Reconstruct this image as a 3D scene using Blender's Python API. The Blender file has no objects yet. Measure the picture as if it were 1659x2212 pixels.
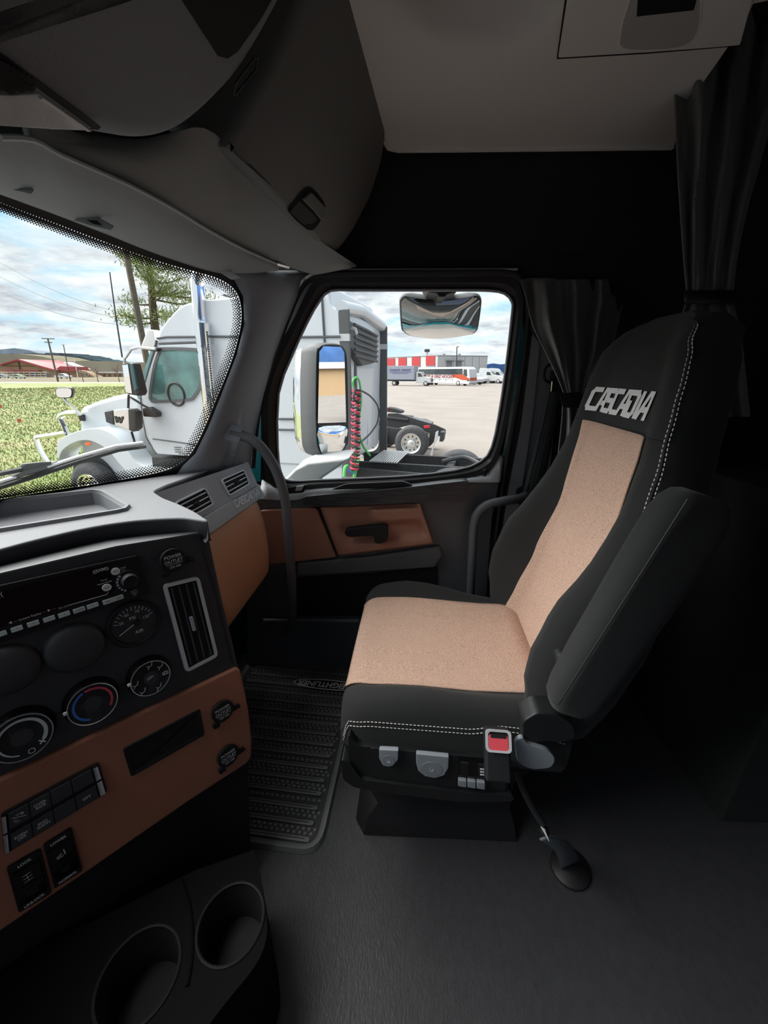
import bpy, bmesh, math, random
from mathutils import Vector as V, Matrix

random.seed(7)
sc = bpy.context.scene
COL = sc.collection
PI = math.pi
sin, cos, rad = math.sin, math.cos, math.radians

# ------------------------------------------------------------------ camera
FPX, PITCH, YAW, CAMZ = 830.0, rad(20.0), rad(2.0), 1.27
CAM = V((0, 0, CAMZ))
cam_data = bpy.data.cameras.new('camera')
cam_data.sensor_fit = 'VERTICAL'
cam_data.sensor_height = 36.0
cam_data.lens = FPX / 2212.0 * 36.0
cam_data.clip_start = 0.01
cam_data.clip_end = 5000
cam = bpy.data.objects.new('camera', cam_data)
cam.location = CAM
cam.rotation_euler = (PI / 2 - PITCH, 0, YAW)
COL.objects.link(cam)
sc.camera = cam

# ------------------------------------------------------------------ light
EXPOSURE = 0.95
SKY_STRENGTH = 0.72
SUN_STRENGTH = 6.2
vs = sc.view_settings
vs.view_transform = 'Standard'
vs.look = 'None'
vs.exposure = EXPOSURE
vs.gamma = 1.0
vs.use_curve_mapping = False

world = bpy.data.worlds.new('sky')
sc.world = world
world.use_nodes = True
wn, wl = world.node_tree.nodes, world.node_tree.links
wn.clear()


def wnode(t, **kw):
    n = wn.new(t)
    for k, v in kw.items():
        setattr(n, k, v)
    return n


def ramp(nodes, stops, interp='LINEAR'):
    n = nodes.new('ShaderNodeValToRGB')
    n.color_ramp.interpolation = interp
    el = n.color_ramp.elements
    while len(el) > 1:
        el.remove(el[-1])
    el[0].position = stops[0][0]
    el[0].color = (*stops[0][1], 1)
    for p, c in stops[1:]:
        e = el.new(p)
        e.color = (*c, 1)
    return n


tc = wnode('ShaderNodeTexCoord')
sep = wnode('ShaderNodeSeparateXYZ')
wl.new(tc.outputs['Generated'], sep.inputs[0])
# project the view direction on a cloud layer: xy / (z + 0.12)
addz = wnode('ShaderNodeMath', operation='ADD'); addz.inputs[1].default_value = 0.16
mx = wnode('ShaderNodeMath', operation='MAXIMUM'); mx.inputs[1].default_value = 0.02
wl.new(sep.outputs['Z'], addz.inputs[0]); wl.new(addz.outputs[0], mx.inputs[0])
dvx = wnode('ShaderNodeMath', operation='DIVIDE'); dvy = wnode('ShaderNodeMath', operation='DIVIDE')
wl.new(sep.outputs['X'], dvx.inputs[0]); wl.new(mx.outputs[0], dvx.inputs[1])
wl.new(sep.outputs['Y'], dvy.inputs[0]); wl.new(mx.outputs[0], dvy.inputs[1])
cmb = wnode('ShaderNodeCombineXYZ')
wl.new(dvx.outputs[0], cmb.inputs[0]); wl.new(dvy.outputs[0], cmb.inputs[1])
n1 = wnode('ShaderNodeTexNoise')
n1.inputs['Scale'].default_value = 1.15; n1.inputs['Detail'].default_value = 9; n1.inputs['Roughness'].default_value = 0.58
n1.inputs['Distortion'].default_value = 0.25
wl.new(cmb.outputs[0], n1.inputs['Vector'])
n2 = wnode('ShaderNodeTexNoise')
n2.inputs['Scale'].default_value = 2.3; n2.inputs['Detail'].default_value = 7; n2.inputs['Roughness'].default_value = 0.6
wl.new(cmb.outputs[0], n2.inputs['Vector'])
cov = ramp(wn, [(0.36, (0, 0, 0)), (0.48, (1, 1, 1))])
wl.new(n1.outputs['Fac'], cov.inputs[0])
shade = ramp(wn, [(0.38, (0.88, 0.89, 0.90)), (0.52, (0.70, 0.73, 0.76)), (0.66, (0.42, 0.46, 0.52))])
wl.new(n2.outputs['Fac'], shade.inputs[0])
blue = ramp(wn, [(0.0, (0.52, 0.72, 0.82)), (0.35, (0.26, 0.55, 0.78)), (1.0, (0.16, 0.40, 0.75))])
wl.new(sep.outputs['Z'], blue.inputs[0])
mixc = wnode('ShaderNodeMix', data_type='RGBA')
wl.new(cov.outputs[0], mixc.inputs['Factor']); wl.new(blue.outputs[0], mixc.inputs['A']); wl.new(shade.outputs[0], mixc.inputs['B'])
hz = ramp(wn, [(0.0, (1, 1, 1)), (0.06, (0, 0, 0))])
wl.new(sep.outputs['Z'], hz.inputs[0])
mixh = wnode('ShaderNodeMix', data_type='RGBA')
mixh.inputs['B'].default_value = (0.74, 0.77, 0.80, 1)
wl.new(hz.outputs[0], mixh.inputs['Factor']); wl.new(mixc.outputs['Result'], mixh.inputs['A'])
bg = wnode('ShaderNodeBackground')
bg.inputs['Strength'].default_value = SKY_STRENGTH
wl.new(mixh.outputs['Result'], bg.inputs['Color'])
wo = wnode('ShaderNodeOutputWorld')
wl.new(bg.outputs[0], wo.inputs[0])

# the sun behind thin cloud, high over the driver's side
sun_data = bpy.data.lights.new('sun', 'SUN')
sun_data.energy = SUN_STRENGTH
sun_data.angle = rad(75)
sun_data.color = (1.0, 0.97, 0.93)
sun = bpy.data.objects.new('sun', sun_data)
sun.rotation_euler = V((-0.66, 0.20, 0.72)).to_track_quat('Z', 'Y').to_euler()
sun.location = (-20, -30, 40)
COL.objects.link(sun)

# ------------------------------------------------------------------ view rays
# (used to read real positions off the surfaces of the cab)
_R = V((cos(YAW), sin(YAW), 0))
_FH = V((-sin(YAW), cos(YAW), 0))
_FW = _FH * cos(PITCH) + V((0, 0, -sin(PITCH)))
_UP = _FH * sin(PITCH) + V((0, 0, cos(PITCH)))


def ray(u, v):
    return _FW + _R * ((u - 829.5) / FPX) - _UP * ((v - 1106.0) / FPX)


def PX(u, v, x):
    d = ray(u, v); return CAM + d * (x / d.x)


def PY(u, v, y):
    d = ray(u, v); return CAM + d * (y / d.y)


def PZ(u, v, z):
    d = ray(u, v); return CAM + d * ((z - CAMZ) / d.z)


def PN(u, v, p0, n):
    d = ray(u, v); return CAM + d * ((p0 - CAM).dot(n) / d.dot(n))


def HIT(u, v, fn, lo=0.2, hi=2.5):
    d = ray(u, v)
    N = 60
    prev = fn(CAM + d * lo); a = lo
    for i in range(1, N + 1):
        t = lo + (hi - lo) * i / N
        c = fn(CAM + d * t)
        if prev * c <= 0:
            b = t
            for _ in range(30):
                m = (a + b) / 2
                if prev * fn(CAM + d * m) <= 0:
                    b = m
                else:
                    a = m
            return CAM + d * ((a + b) / 2)
        prev, a = c, t
    return CAM + d * hi


def proj(p):
    q = V(p) - CAM
    z = q.dot(_FW)
    return (829.5 + FPX * q.dot(_R) / z, 1106.0 - FPX * q.dot(_UP) / z)


# ------------------------------------------------------------------ mesh building
class MB:
    def __init__(s):
        s.v, s.f = [], []

    def add(s, vs_, fs):
        o = len(s.v)
        s.v += [V(p) for p in vs_]
        s.f += [tuple(i + o for i in f) for f in fs]
        return s

    def box(s, c, size, ax=None):
        c = V(c)
        ex, ey, ez = ax if ax else (V((1, 0, 0)), V((0, 1, 0)), V((0, 0, 1)))
        hx, hy, hz_ = size[0] / 2, size[1] / 2, size[2] / 2
        P = [c + ex * (i * hx) + ey * (j * hy) + ez * (k * hz_) for i in (-1, 1) for j in (-1, 1) for k in (-1, 1)]
        return s.add(P, [(0, 1, 3, 2), (4, 6, 7, 5), (0, 4, 5, 1), (2, 3, 7, 6), (0, 2, 6, 4), (1, 5, 7, 3)])

    def bb(s, x0, x1, y0, y1, z0, z1):
        return s.box(((x0 + x1) / 2, (y0 + y1) / 2, (z0 + z1) / 2), (abs(x1 - x0), abs(y1 - y0), abs(z1 - z0)))

    def prism(s, pts, d):
        pts = [V(p) for p in pts]
        d = V(d)
        n = len(pts)
        return s.add(pts + [p + d for p in pts],
                     [tuple(range(n)), tuple(range(2 * n - 1, n - 1, -1))] +
                     [(i, (i + 1) % n, n + (i + 1) % n, n + i) for i in range(n)])

    def loft(s, loops, caps=True, closed=True):
        n = len(loops[0])
        vs_ = [p for L in loops for p in L]
        fs = []
        for k in range(len(loops) - 1):
            for i in range(n if closed else n - 1):
                j = (i + 1) % n
                fs.append((k * n + i, k * n + j, (k + 1) * n + j, (k + 1) * n + i))
        if caps and closed:
            fs.append(tuple(range(n - 1, -1, -1)))
            m = (len(loops) - 1) * n
            fs.append(tuple(range(m, m + n)))
        return s.add(vs_, fs)

    def grid(s, rows):
        return s.loft(rows, caps=False, closed=False)

    def ring(s, outer, inner, d=None):
        """flat band between two outlines of equal length, with a thickness d"""
        n = len(outer)
        if d is None:
            return s.add(list(outer) + list(inner), [(i, (i + 1) % n, n + (i + 1) % n, n + i) for i in range(n)])
        d = V(d)
        L = [list(outer), list(inner), [V(p) + d for p in inner], [V(p) + d for p in outer]]
        vs_ = [p for q in L for p in q]
        fs = []
        for k in range(4):
            kk = (k + 1) % 4
            for i in range(n):
                j = (i + 1) % n
                fs.append((k * n + i, k * n + j, kk * n + j, kk * n + i))
        return s.add(vs_, fs)

    def tube(s, path, r, n=10, caps=True, closed=False, flat=None):
        path = [V(p) for p in path]
        m = len(path)
        loops = []
        up = None
        for i, p in enumerate(path):
            if closed:
                t = path[(i + 1) % m] - path[i - 1]
            else:
                t = path[min(i + 1, m - 1)] - path[max(i - 1, 0)]
            t = t.normalized() if t.length > 1e-9 else V((0, 0, 1))
            if up is None:
                up = V((0, 0, 1)) if abs(t.z) < 0.9 else V((1, 0, 0))
                if flat is not None:
                    up = V(flat)
            a = up - t * up.dot(t)
            a = a.normalized() if a.length > 1e-6 else t.orthogonal().normalized()
            up = a
            b = t.cross(a)
            rr = r[i] if isinstance(r, (list, tuple)) else r
            if isinstance(rr, (list, tuple)):
                ra, rb = rr
            else:
                ra = rb = rr
            loops.append([p + a * (cos(2 * PI * k / n) * ra) + b * (sin(2 * PI * k / n) * rb) for k in range(n)])
        if closed:
            loops.append(loops[0])
        return s.loft(loops, caps=caps and not closed)

    def lathe(s, prof, o, ax, n=24, caps=True):
        o, ax = V(o), V(ax).normalized()
        a = ax.orthogonal().normalized()
        b = ax.cross(a)
        loops = [[o + ax * h + (a * cos(2 * PI * k / n) + b * sin(2 * PI * k / n)) * max(r, 1e-5) for k in range(n)] for r, h in prof]
        return s.loft(loops, caps=caps)

    def band(s, path, w, d):
        """polyline stroke of width w in a plane, path = 3-D points, thickness vector d"""
        path = [V(p) for p in path]
        nrm = V(d).normalized()
        for p, q in zip(path[:-1], path[1:]):
            t = (q - p)
            if t.length < 1e-7:
                continue
            t.normalize()
            b = nrm.cross(t) * (w / 2)
            e = t * (w / 2)
            s.prism([p - e - b, q + e - b, q + e + b, p - e + b], d)
        return s


WL = {}


def wloc(o):
    return WL.get(o.name, V((0, 0, 0))) if o else V((0, 0, 0))


def tag(o, label=None, cat=None, group=None, kind=None):
    if label: o['label'] = label
    if cat: o['category'] = cat
    if group: o['group'] = group
    if kind: o['kind'] = kind
    return o


def thing(name, label, cat, loc=(0, 0, 0), group=None, kind=None):
    o = bpy.data.objects.new(name, None)
    o.empty_display_size = 0.05
    COL.objects.link(o)
    o.location = V(loc)
    WL[o.name] = V(loc)
    return tag(o, label, cat, group, kind)


def build(name, mb, mat, parent=None, label=None, cat=None, group=None, kind=None, smooth=35, bevel=0.0, seg=2, wn_=False, subd=0):
    me = bpy.data.meshes.new(name)
    base = V((0, 0, 0))
    if mb.v:
        xs = [p.x for p in mb.v]; ys = [p.y for p in mb.v]; zs = [p.z for p in mb.v]
        base = V(((min(xs) + max(xs)) / 2, (min(ys) + max(ys)) / 2, min(zs)))
    me.from_pydata([tuple(p - base) for p in mb.v], [], mb.f)
    bm = bmesh.new(); bm.from_mesh(me)
    bmesh.ops.remove_doubles(bm, verts=bm.verts, dist=1e-6)
    bmesh.ops.recalc_face_normals(bm, faces=bm.faces)
    if bevel > 0:
        ed = [e for e in bm.edges if len(e.link_faces) == 2 and e.calc_face_angle(0) > rad(28)]
        if ed:
            bmesh.ops.bevel(bm, geom=ed, offset=bevel, segments=seg, affect='EDGES', clamp_overlap=True, profile=0.5)
    bm.to_mesh(me); bm.free()
    if smooth:
        for p in me.polygons:
            p.use_smooth = True
        me.set_sharp_from_angle(angle=rad(smooth))
    me.materials.append(mat)
    o = bpy.data.objects.new(name, me)
    COL.objects.link(o)
    o.parent = parent
    o.location = base - wloc(parent)
    WL[o.name] = base
    if bevel > 0:
        m = o.modifiers.new('normals', 'WEIGHTED_NORMAL'); m.keep_sharp = True
    if subd:
        m = o.modifiers.new('sub', 'SUBSURF'); m.levels = subd; m.render_levels = subd
    return tag(o, label, cat, group, kind)


def dup(root, loc, label=None, rotz=None, group=None, scale=None):
    r = root.copy(); COL.objects.link(r)
    r.location = V(loc); WL[r.name] = V(loc)
    if rotz is not None: r.rotation_euler = (0, 0, rotz)
    if scale is not None: r.scale = scale
    if label: r['label'] = label
    if group: r['group'] = group
    for ch in list(root.children):
        c = ch.copy(); COL.objects.link(c); c.parent = r
        for g in ch.children:
            d = g.copy(); COL.objects.link(d); d.parent = c
    return r


def text(name, body, size, o, ex, ey, mat, parent=None, depth=0.0006, weight=0.0, shear=0.0, align='CENTER', sp=1.0, line=1.0, **kw):
    cu = bpy.data.curves.new(name, 'FONT')
    cu.body = body; cu.size = size; cu.align_x = align; cu.align_y = 'CENTER'
    cu.extrude = 0; cu.offset = weight; cu.shear = shear; cu.space_character = sp; cu.space_line = line
    cu.resolution_u = 3
    t = bpy.data.objects.new(name, cu)
    me = bpy.data.meshes.new_from_object(t)
    ex, ey = V(ex).normalized(), V(ey).normalized()
    ez = ex.cross(ey).normalized()
    mb = MB()
    mb.add([V(o) + ex * p.co.x + ey * p.co.y + ez * depth for p in me.vertices], [tuple(f.vertices) for f in me.polygons])
    bpy.data.objects.remove(t); bpy.data.curves.remove(cu); bpy.data.meshes.remove(me)
    return build(name, mb, mat, parent, smooth=None, **kw)


def catmull(pts, n=6, closed=False):
    pts = [V(p) for p in pts]
    m = len(pts); out = []
    rng = range(m) if closed else range(m - 1)
    for i in rng:
        if closed:
            p0, p1, p2, p3 = pts[i - 1], pts[i], pts[(i + 1) % m], pts[(i + 2) % m]
        else:
            p0, p1, p2, p3 = pts[max(i - 1, 0)], pts[i], pts[i + 1], pts[min(i + 2, m - 1)]
        for k in range(n):
            t = k / n
            out.append(0.5 * ((2 * p1) + (p2 - p0) * t + (2 * p0 - 5 * p1 + 4 * p2 - p3) * t * t + (3 * p1 - p0 - 3 * p2 + p3) * t ** 3))
    if not closed:
        out.append(pts[-1])
    return out


def px(pts, n=0, closed=False):
    """pixel outline, optionally rounded"""
    P = [V((a, b, 0)) for a, b in pts]
    if n:
        P = catmull(P, n, closed)
    return [(p.x, p.y) for p in P]


def rrect(w, h, r, n=5):
    out = []
    for cx, cy, a0 in ((w / 2 - r, h / 2 - r, 0), (-w / 2 + r, h / 2 - r, 90), (-w / 2 + r, -h / 2 + r, 180), (w / 2 - r, -h / 2 + r, 270)):
        for k in range(n + 1):
            a = rad(a0 + 90 * k / n)
            out.append((cx + r * cos(a), cy + r * sin(a)))
    return out


def round_poly(pts, r, n=5):
    """round the corners of a closed 3-D polygon"""
    pts = [V(p) for p in pts]
    out = []
    m = len(pts)
    for i in range(m):
        a, b, c = pts[i - 1], pts[i], pts[(i + 1) % m]
        da, dc = (a - b), (c - b)
        q = min(r, da.length * 0.45, dc.length * 0.45)
        p0, p1 = b + da.normalized() * q, b + dc.normalized() * q
        for k in range(n + 1):
            t = k / n
            out.append((1 - t) ** 2 * p0 + 2 * t * (1 - t) * b + t * t * p1)
    return out


def offs(loop, dist, nrm):
    """offset a closed planar loop outwards (dist > 0) with plane normal nrm"""
    n = len(loop); out = []
    nrm = V(nrm).normalized()
    area = sum((loop[i].cross(loop[(i + 1) % n])).dot(nrm) for i in range(n))
    sg = 1 if area > 0 else -1
    for i in range(n):
        t = (loop[(i + 1) % n] - loop[i - 1])
        t = t.normalized() if t.length > 1e-9 else V((1, 0, 0))
        out.append(loop[i] + t.cross(nrm) * (dist * sg))
    return out


# lettering in slanted block strokes
GLY = {
    'C': [[(.95, 1), (.2, 1), (.05, .85), (.05, .15), (.2, 0), (.9, 0)]],
    'A': [[(0, 0), (.5, 1), (.9, 1), (.9, 0)], [(.42, .34), (.9, .34)]],
    'S': [[(.95, 1), (.15, 1), (.1, .9), (.1, .6), (.2, .52), (.8, .52), (.9, .42), (.9, .1), (.8, 0), (.02, 0)]],
    'D': [[(.1, 1), (.75, 1), (.92, .85), (.92, .15), (.75, 0), (.12, 0), (.12, .55)]],
    'I': [[(.2, 0), (.2, 1)]],
}
GW = {'C': 1.12, 'A': 1.12, 'S': 1.12, 'D': 1.18, 'I': .48}


def block_word(word, height, fn, shear=0.28, stroke=0.2, asp=0.8):
    """polygon list (2-D strokes) placed through fn(a, b) -> 3-D; total width returned through list"""
    mbs = []
    x = 0
    tot = sum(GW[c] for c in word) * asp * height
    for c in word:
        mb = MB()
        for st in GLY[c]:
            P = [((x + p[0] * asp) * height, p[1] * height) for p in st]
            for (a0, b0), (a1, b1) in zip(P[:-1], P[1:]):
                dx, dy = a1 - a0, b1 - b0
                L = math.hypot(dx, dy) or 1e-9
                tx, ty = dx / L, dy / L
                w = stroke * height / 2
                q = [(a0 - tx * w * .8 - ty * w, b0 - ty * w * .8 + tx * w), (a1 + tx * w * .8 - ty * w, b1 + ty * w * .8 + tx * w),
                     (a1 + tx * w * .8 + ty * w, b1 + ty * w * .8 - tx * w), (a0 - tx * w * .8 + ty * w, b0 - ty * w * .8 - tx * w)]
                mb.add([fn(a + b * shear - tot / 2, b - height / 2) for a, b in q], [(0, 1, 2, 3)])
        mbs.append(mb)
        x += GW[c] * asp
    return mbs


# ------------------------------------------------------------------ materials
def srgb(r, g, b):
    f = lambda c: (c / 255 / 12.92) if c / 255 <= 0.04045 else ((c / 255 + 0.055) / 1.055) ** 2.4
    return (f(r), f(g), f(b))


def mat(name, col, rough=0.5, metal=0.0, var=0.0, vscale=8.0, bump=0.0, bscale=300.0, spec=0.5, coat=0.0, emit=None, estr=1.0, btype='noise', coord='Object', stretch=None, bdist=0.002, alpha=None, sheen=0.0):
    m = bpy.data.materials.new(name)
    m.use_nodes = True
    n, l = m.node_tree.nodes, m.node_tree.links
    b = n['Principled BSDF']
    b.inputs['Base Color'].default_value = (*col, 1)
    b.inputs['Roughness'].default_value = rough
    b.inputs['Metallic'].default_value = metal
    b.inputs['Specular IOR Level'].default_value = spec
    b.inputs['Coat Weight'].default_value = coat
    if sheen:
        b.inputs['Sheen Weight'].default_value = sheen
    if emit:
        b.inputs['Emission Color'].default_value = (*emit, 1)
        b.inputs['Emission Strength'].default_value = estr
    co = None
    if var or bump:
        t = n.new('ShaderNodeTexCoord')
        co = t.outputs[coord]
        if stretch:
            mp = n.new('ShaderNodeMapping'); mp.inputs['Scale'].default_value = stretch
            l.new(co, mp.inputs['Vector']); co = mp.outputs[0]
    if var:
        nz = n.new('ShaderNodeTexNoise'); nz.inputs['Scale'].default_value = vscale; nz.inputs['Detail'].default_value = 6
        l.new(co, nz.inputs['Vector'])
        lo = tuple(max(0, c * (1 - var)) for c in col); hi = tuple(min(1, c * (1 + var)) for c in col)
        r = ramp(n, [(0.3, lo), (0.7, hi)])
        l.new(nz.outputs['Fac'], r.inputs[0]); l.new(r.outputs[0], b.inputs['Base Color'])
    if bump:
        if btype == 'voronoi':
            nb = n.new('ShaderNodeTexVoronoi'); out = nb.outputs['Distance']
        elif btype == 'wave':
            nb = n.new('ShaderNodeTexWave'); out = nb.outputs['Fac']
        else:
            nb = n.new('ShaderNodeTexNoise'); nb.inputs['Detail'].default_value = 3; out = nb.outputs['Fac']
        nb.inputs['Scale'].default_value = bscale
        l.new(co, nb.inputs['Vector'])
        bp = n.new('ShaderNodeBump'); bp.inputs['Strength'].default_value = bump; bp.inputs['Distance'].default_value = bdist
        l.new(out, bp.inputs['Height']); l.new(bp.outputs[0], b.inputs['Normal'])
    return m


def mat_weave(name, c1, c2, scale, rough=0.9, strength=0.6, ax=(1, 1, 1)):
    """two-tone knitted cloth: fine rows of stitches with mixed yarn colours"""
    m = bpy.data.materials.new(name); m.use_nodes = True
    n, l = m.node_tree.nodes, m.node_tree.links
    b = n['Principled BSDF']; b.inputs['Roughness'].default_value = rough
    b.inputs['Specular IOR Level'].default_value = 0.2
    t = n.new('ShaderNodeTexCoord')
    mp = n.new('ShaderNodeMapping'); mp.inputs['Scale'].default_value = ax
    l.new(t.outputs['Object'], mp.inputs['Vector'])
    nz = n.new('ShaderNodeTexNoise'); nz.inputs['Scale'].default_value = scale; nz.inputs['Detail'].default_value = 2
    l.new(mp.outputs[0], nz.inputs['Vector'])
    vo = n.new('ShaderNodeTexVoronoi'); vo.inputs['Scale'].default_value = scale * 0.8
    l.new(mp.outputs[0], vo.inputs['Vector'])
    wv = n.new('ShaderNodeTexWave'); wv.bands_direction = 'DIAGONAL'; wv.inputs['Scale'].default_value = scale * 0.28
    wv.inputs['Distortion'].default_value = 2.5; wv.inputs['Detail'].default_value = 1
    l.new(mp.outputs[0], wv.inputs['Vector'])
    ad = n.new('ShaderNodeMath'); ad.operation = 'MULTIPLY_ADD'; ad.inputs[1].default_value = 0.16
    l.new(wv.outputs['Fac'], ad.inputs[0]); l.new(nz.outputs['Fac'], ad.inputs[2])
    r = ramp(n, [(0.44, c2), (0.60, c1), (0.78, tuple(min(1, c * 1.1) for c in c1))])
    l.new(ad.outputs[0], r.inputs[0]); l.new(r.outputs[0], b.inputs['Base Color'])
    bp = n.new('ShaderNodeBump'); bp.inputs['Strength'].default_value = strength; bp.inputs['Distance'].default_value = 0.002
    l.new(vo.outputs['Distance'], bp.inputs['Height']); l.new(bp.outputs[0], b.inputs['Normal'])
    return m


def mat_glass(name, tint=(0.93, 0.97, 0.96), refl=1.0):
    m = bpy.data.materials.new(name); m.use_nodes = True
    n, l = m.node_tree.nodes, m.node_tree.links
    n.clear()
    o = n.new('ShaderNodeOutputMaterial'); t = n.new('ShaderNodeBsdfTransparent'); g = n.new('ShaderNodeBsdfGlossy'); mx_ = n.new('ShaderNodeMixShader')
    t.inputs['Color'].default_value = (*tint, 1); g.inputs['Roughness'].default_value = 0.0
    fr = n.new('ShaderNodeFresnel'); fr.inputs['IOR'].default_value = 1.45
    ml = n.new('ShaderNodeMath'); ml.operation = 'MULTIPLY'; ml.inputs[1].default_value = refl
    l.new(fr.outputs[0], ml.inputs[0]); l.new(ml.outputs[0], mx_.inputs[0]); l.new(t.outputs[0], mx_.inputs[1]); l.new(g.outputs[0], mx_.inputs[2]); l.new(mx_.outputs[0], o.inputs[0])
    return m


M = {}
M['dash'] = mat('dash_grained_plastic', (0.15, 0.155, 0.170), 0.66, bump=0.35, bscale=420, bdist=0.0015)
M['dashpanel'] = mat('dash_panel_grey', (0.46, 0.48, 0.52), 0.55, bump=0.1, bscale=700, bdist=0.001)
M['trimgrey'] = mat('satin_grey_trim', (0.45, 0.48, 0.51), 0.45, bump=0.05, bscale=600, bdist=0.001)
M['stack'] = mat('black_control_panel', (0.042, 0.043, 0.049), 0.55, bump=0.25, bscale=600, bdist=0.001)
M['black'] = mat('black_plastic', (0.013, 0.0135, 0.016), 0.6, spec=0.35, bump=0.1, bscale=500, bdist=0.001)
M['gloss'] = mat('gloss_black', (0.006, 0.004, 0.005), 0.12)
M['hole'] = mat('black_and_cavity_shade', (0.008, 0.008, 0.009), 0.8)  # black; also painted on flat plates to stand for shade inside recesses
M['brown'] = mat('brown_grained_leather', srgb(176, 116, 92), 0.55, var=0.05, vscale=5, bump=0.4, bscale=380, btype='voronoi', bdist=0.001)
M['brown_lit'] = mat('brown_leather_lit', srgb(220, 162, 128), 0.5, var=0.05, vscale=5, bump=0.3, bscale=380, btype='voronoi', bdist=0.001)  # the stack's brown leather, lightened to paint in stronger light
M['doorbrown'] = mat('brown_door_trim', srgb(168, 122, 104), 0.5, bump=0.25, bscale=420, btype='voronoi', bdist=0.001)
M['pillar'] = mat('pillar_grey_plastic', (0.25, 0.27, 0.30), 0.6, bump=0.1, bscale=500, bdist=0.001)
M['door'] = mat('door_dark_plastic', (0.12, 0.13, 0.145), 0.55, bump=0.12, bscale=450, bdist=0.001)
M['seal'] = mat('black_rubber_seal', (0.016, 0.016, 0.018), 0.5)
M['header'] = mat('headliner_grey', (0.30, 0.32, 0.32), 0.75, bump=0.25, bscale=320, bdist=0.0015)
M['console'] = mat('overhead_grey', (0.19, 0.195, 0.205), 0.7, bump=0.35, bscale=300, bdist=0.002)
M['cabinet'] = mat('cabinet_grey', (0.19, 0.195, 0.195), 0.65, bump=0.15, bscale=400, bdist=0.001)
M['ceiling'] = mat('ceiling_light_grey', (0.80, 0.77, 0.73), 0.8, bump=0.08, bscale=500, bdist=0.001)
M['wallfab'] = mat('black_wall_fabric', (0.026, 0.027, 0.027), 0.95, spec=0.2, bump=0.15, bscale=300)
M['curtain'] = mat('charcoal_curtain', (0.17, 0.172, 0.168), 0.7, sheen=0.15, bump=0.1, bscale=900)
M['floor'] = mat('dark_vinyl_floor', (0.050, 0.050, 0.055), 0.38, var=0.12, vscale=90, bump=0.35, bscale=260, stretch=(1.0, 0.45, 1), bdist=0.002)
M['mat'] = mat('black_rubber_mat', (0.20, 0.204, 0.21), 0.42, bump=0.1, bscale=300)
M['matbase'] = mat('mat_base_rubber', (0.05, 0.051, 0.053), 0.6)
M['white'] = mat('white_print', (0.88, 0.88, 0.88), 0.6)
M['grey_print'] = mat('grey_print', (0.78, 0.79, 0.80), 0.6)
M['silver'] = mat('satin_silver', (0.72, 0.73, 0.75), 0.35, metal=0.25)
M['chrome'] = mat('chrome', (0.86, 0.87, 0.88), 0.08, metal=1.0)
M['mirror'] = mat('mirror_glass', (0.90, 0.92, 0.93), 0.01, metal=1.0)
M['tan'] = mat_weave('tan_knit_cloth', srgb(226, 192, 172), srgb(160, 120, 104), 760, ax=(1.0, 0.7, 1.2))
M['seatblack'] = mat('black_seat_cloth', (0.027, 0.0275, 0.028), 0.9, bump=0.4, bscale=500, sheen=0.08, spec=0.25, bdist=0.001, stretch=(1, 0.6, 1.6))
M['armrest'] = mat('charcoal_ribbed_cloth', (0.022, 0.0225, 0.024), 0.9, bump=0.6, bscale=420, sheen=0.1, spec=0.25, stretch=(1, 1, 2.2), bdist=0.002)
M['thread'] = mat('white_thread', (0.80, 0.78, 0.74), 0.8)
M['seatbase'] = mat('seat_base_plastic', (0.014, 0.0145, 0.016), 0.45, bump=0.1, bscale=400)
M['lever'] = mat('grey_lever_plastic', (0.30, 0.33, 0.37), 0.45)
M['red'] = mat('red_button', (0.92, 0.10, 0.13), 0.4)
M['belt'] = mat('seat_belt_webbing', (0.075, 0.085, 0.092), 0.75, bump=0.5, bscale=500, btype='wave', stretch=(1, 1, 0.2))
M['lens'] = mat('dome_lamp_lens', (0.62, 0.62, 0.61), 0.25, var=0.12, vscale=30, bump=0.2, bscale=120)
M['woodtrim'] = mat('dark_wood_trim', (0.05, 0.054, 0.06), 0.35, var=0.5, vscale=14, stretch=(1, 4, 9), coat=0.3)
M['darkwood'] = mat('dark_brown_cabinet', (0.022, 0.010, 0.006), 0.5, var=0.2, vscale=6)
M['teal'] = mat('teal_paint', (0.008, 0.085, 0.10), 0.25, coat=0.6)
M['frit'] = mat('black_ceramic_band', (0.006, 0.006, 0.007), 0.4)
M['badge'] = mat('bright_badge', (0.92, 0.93, 0.94), 0.3)
M['grip'] = mat('dark_grip_grey', (0.07, 0.072, 0.074), 0.7)
M['console_shaded'] = mat('console_black_shaded', (0.0042, 0.0042, 0.005), 0.75, spec=0.10)  # black plastic darkened to stand in for a shadow over the floor console
M['handle'] = mat('charcoal_handle', (0.13, 0.138, 0.15), 0.55, bump=0.1, bscale=500, bdist=0.001)
M['glass'] = mat_glass('clear_glass', (0.97, 0.985, 0.98), 0.6)
M['blue'] = mat('blue_print', (0.05, 0.20, 0.72), 0.5)
M['redprint'] = mat('red_print', (0.72, 0.08, 0.12), 0.5)
M['pale'] = mat('pale_print', (0.62, 0.70, 0.70), 0.5)
M['orange'] = mat('orange_lens', (0.85, 0.16, 0.04), 0.3)

# ================================================================== THE CAB SHELL
def PT(u, v, t):
    return CAM + ray(u, v) * t


def PTs(L):
    return [PT(*p) for p in L]


def plane3(a, b, c):
    n = (b - a).cross(c - a).normalized()
    if n.dot(CAM - a) < 0:
        n = -n
    return a, n


def solidify(o, th, off=0.0):
    m = o.modifiers.new('thickness', 'SOLIDIFY'); m.thickness = th; m.offset = off
    return o


YC = 0.40                      # centre line of the cab
FLOOR_Z = 0.0

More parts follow.
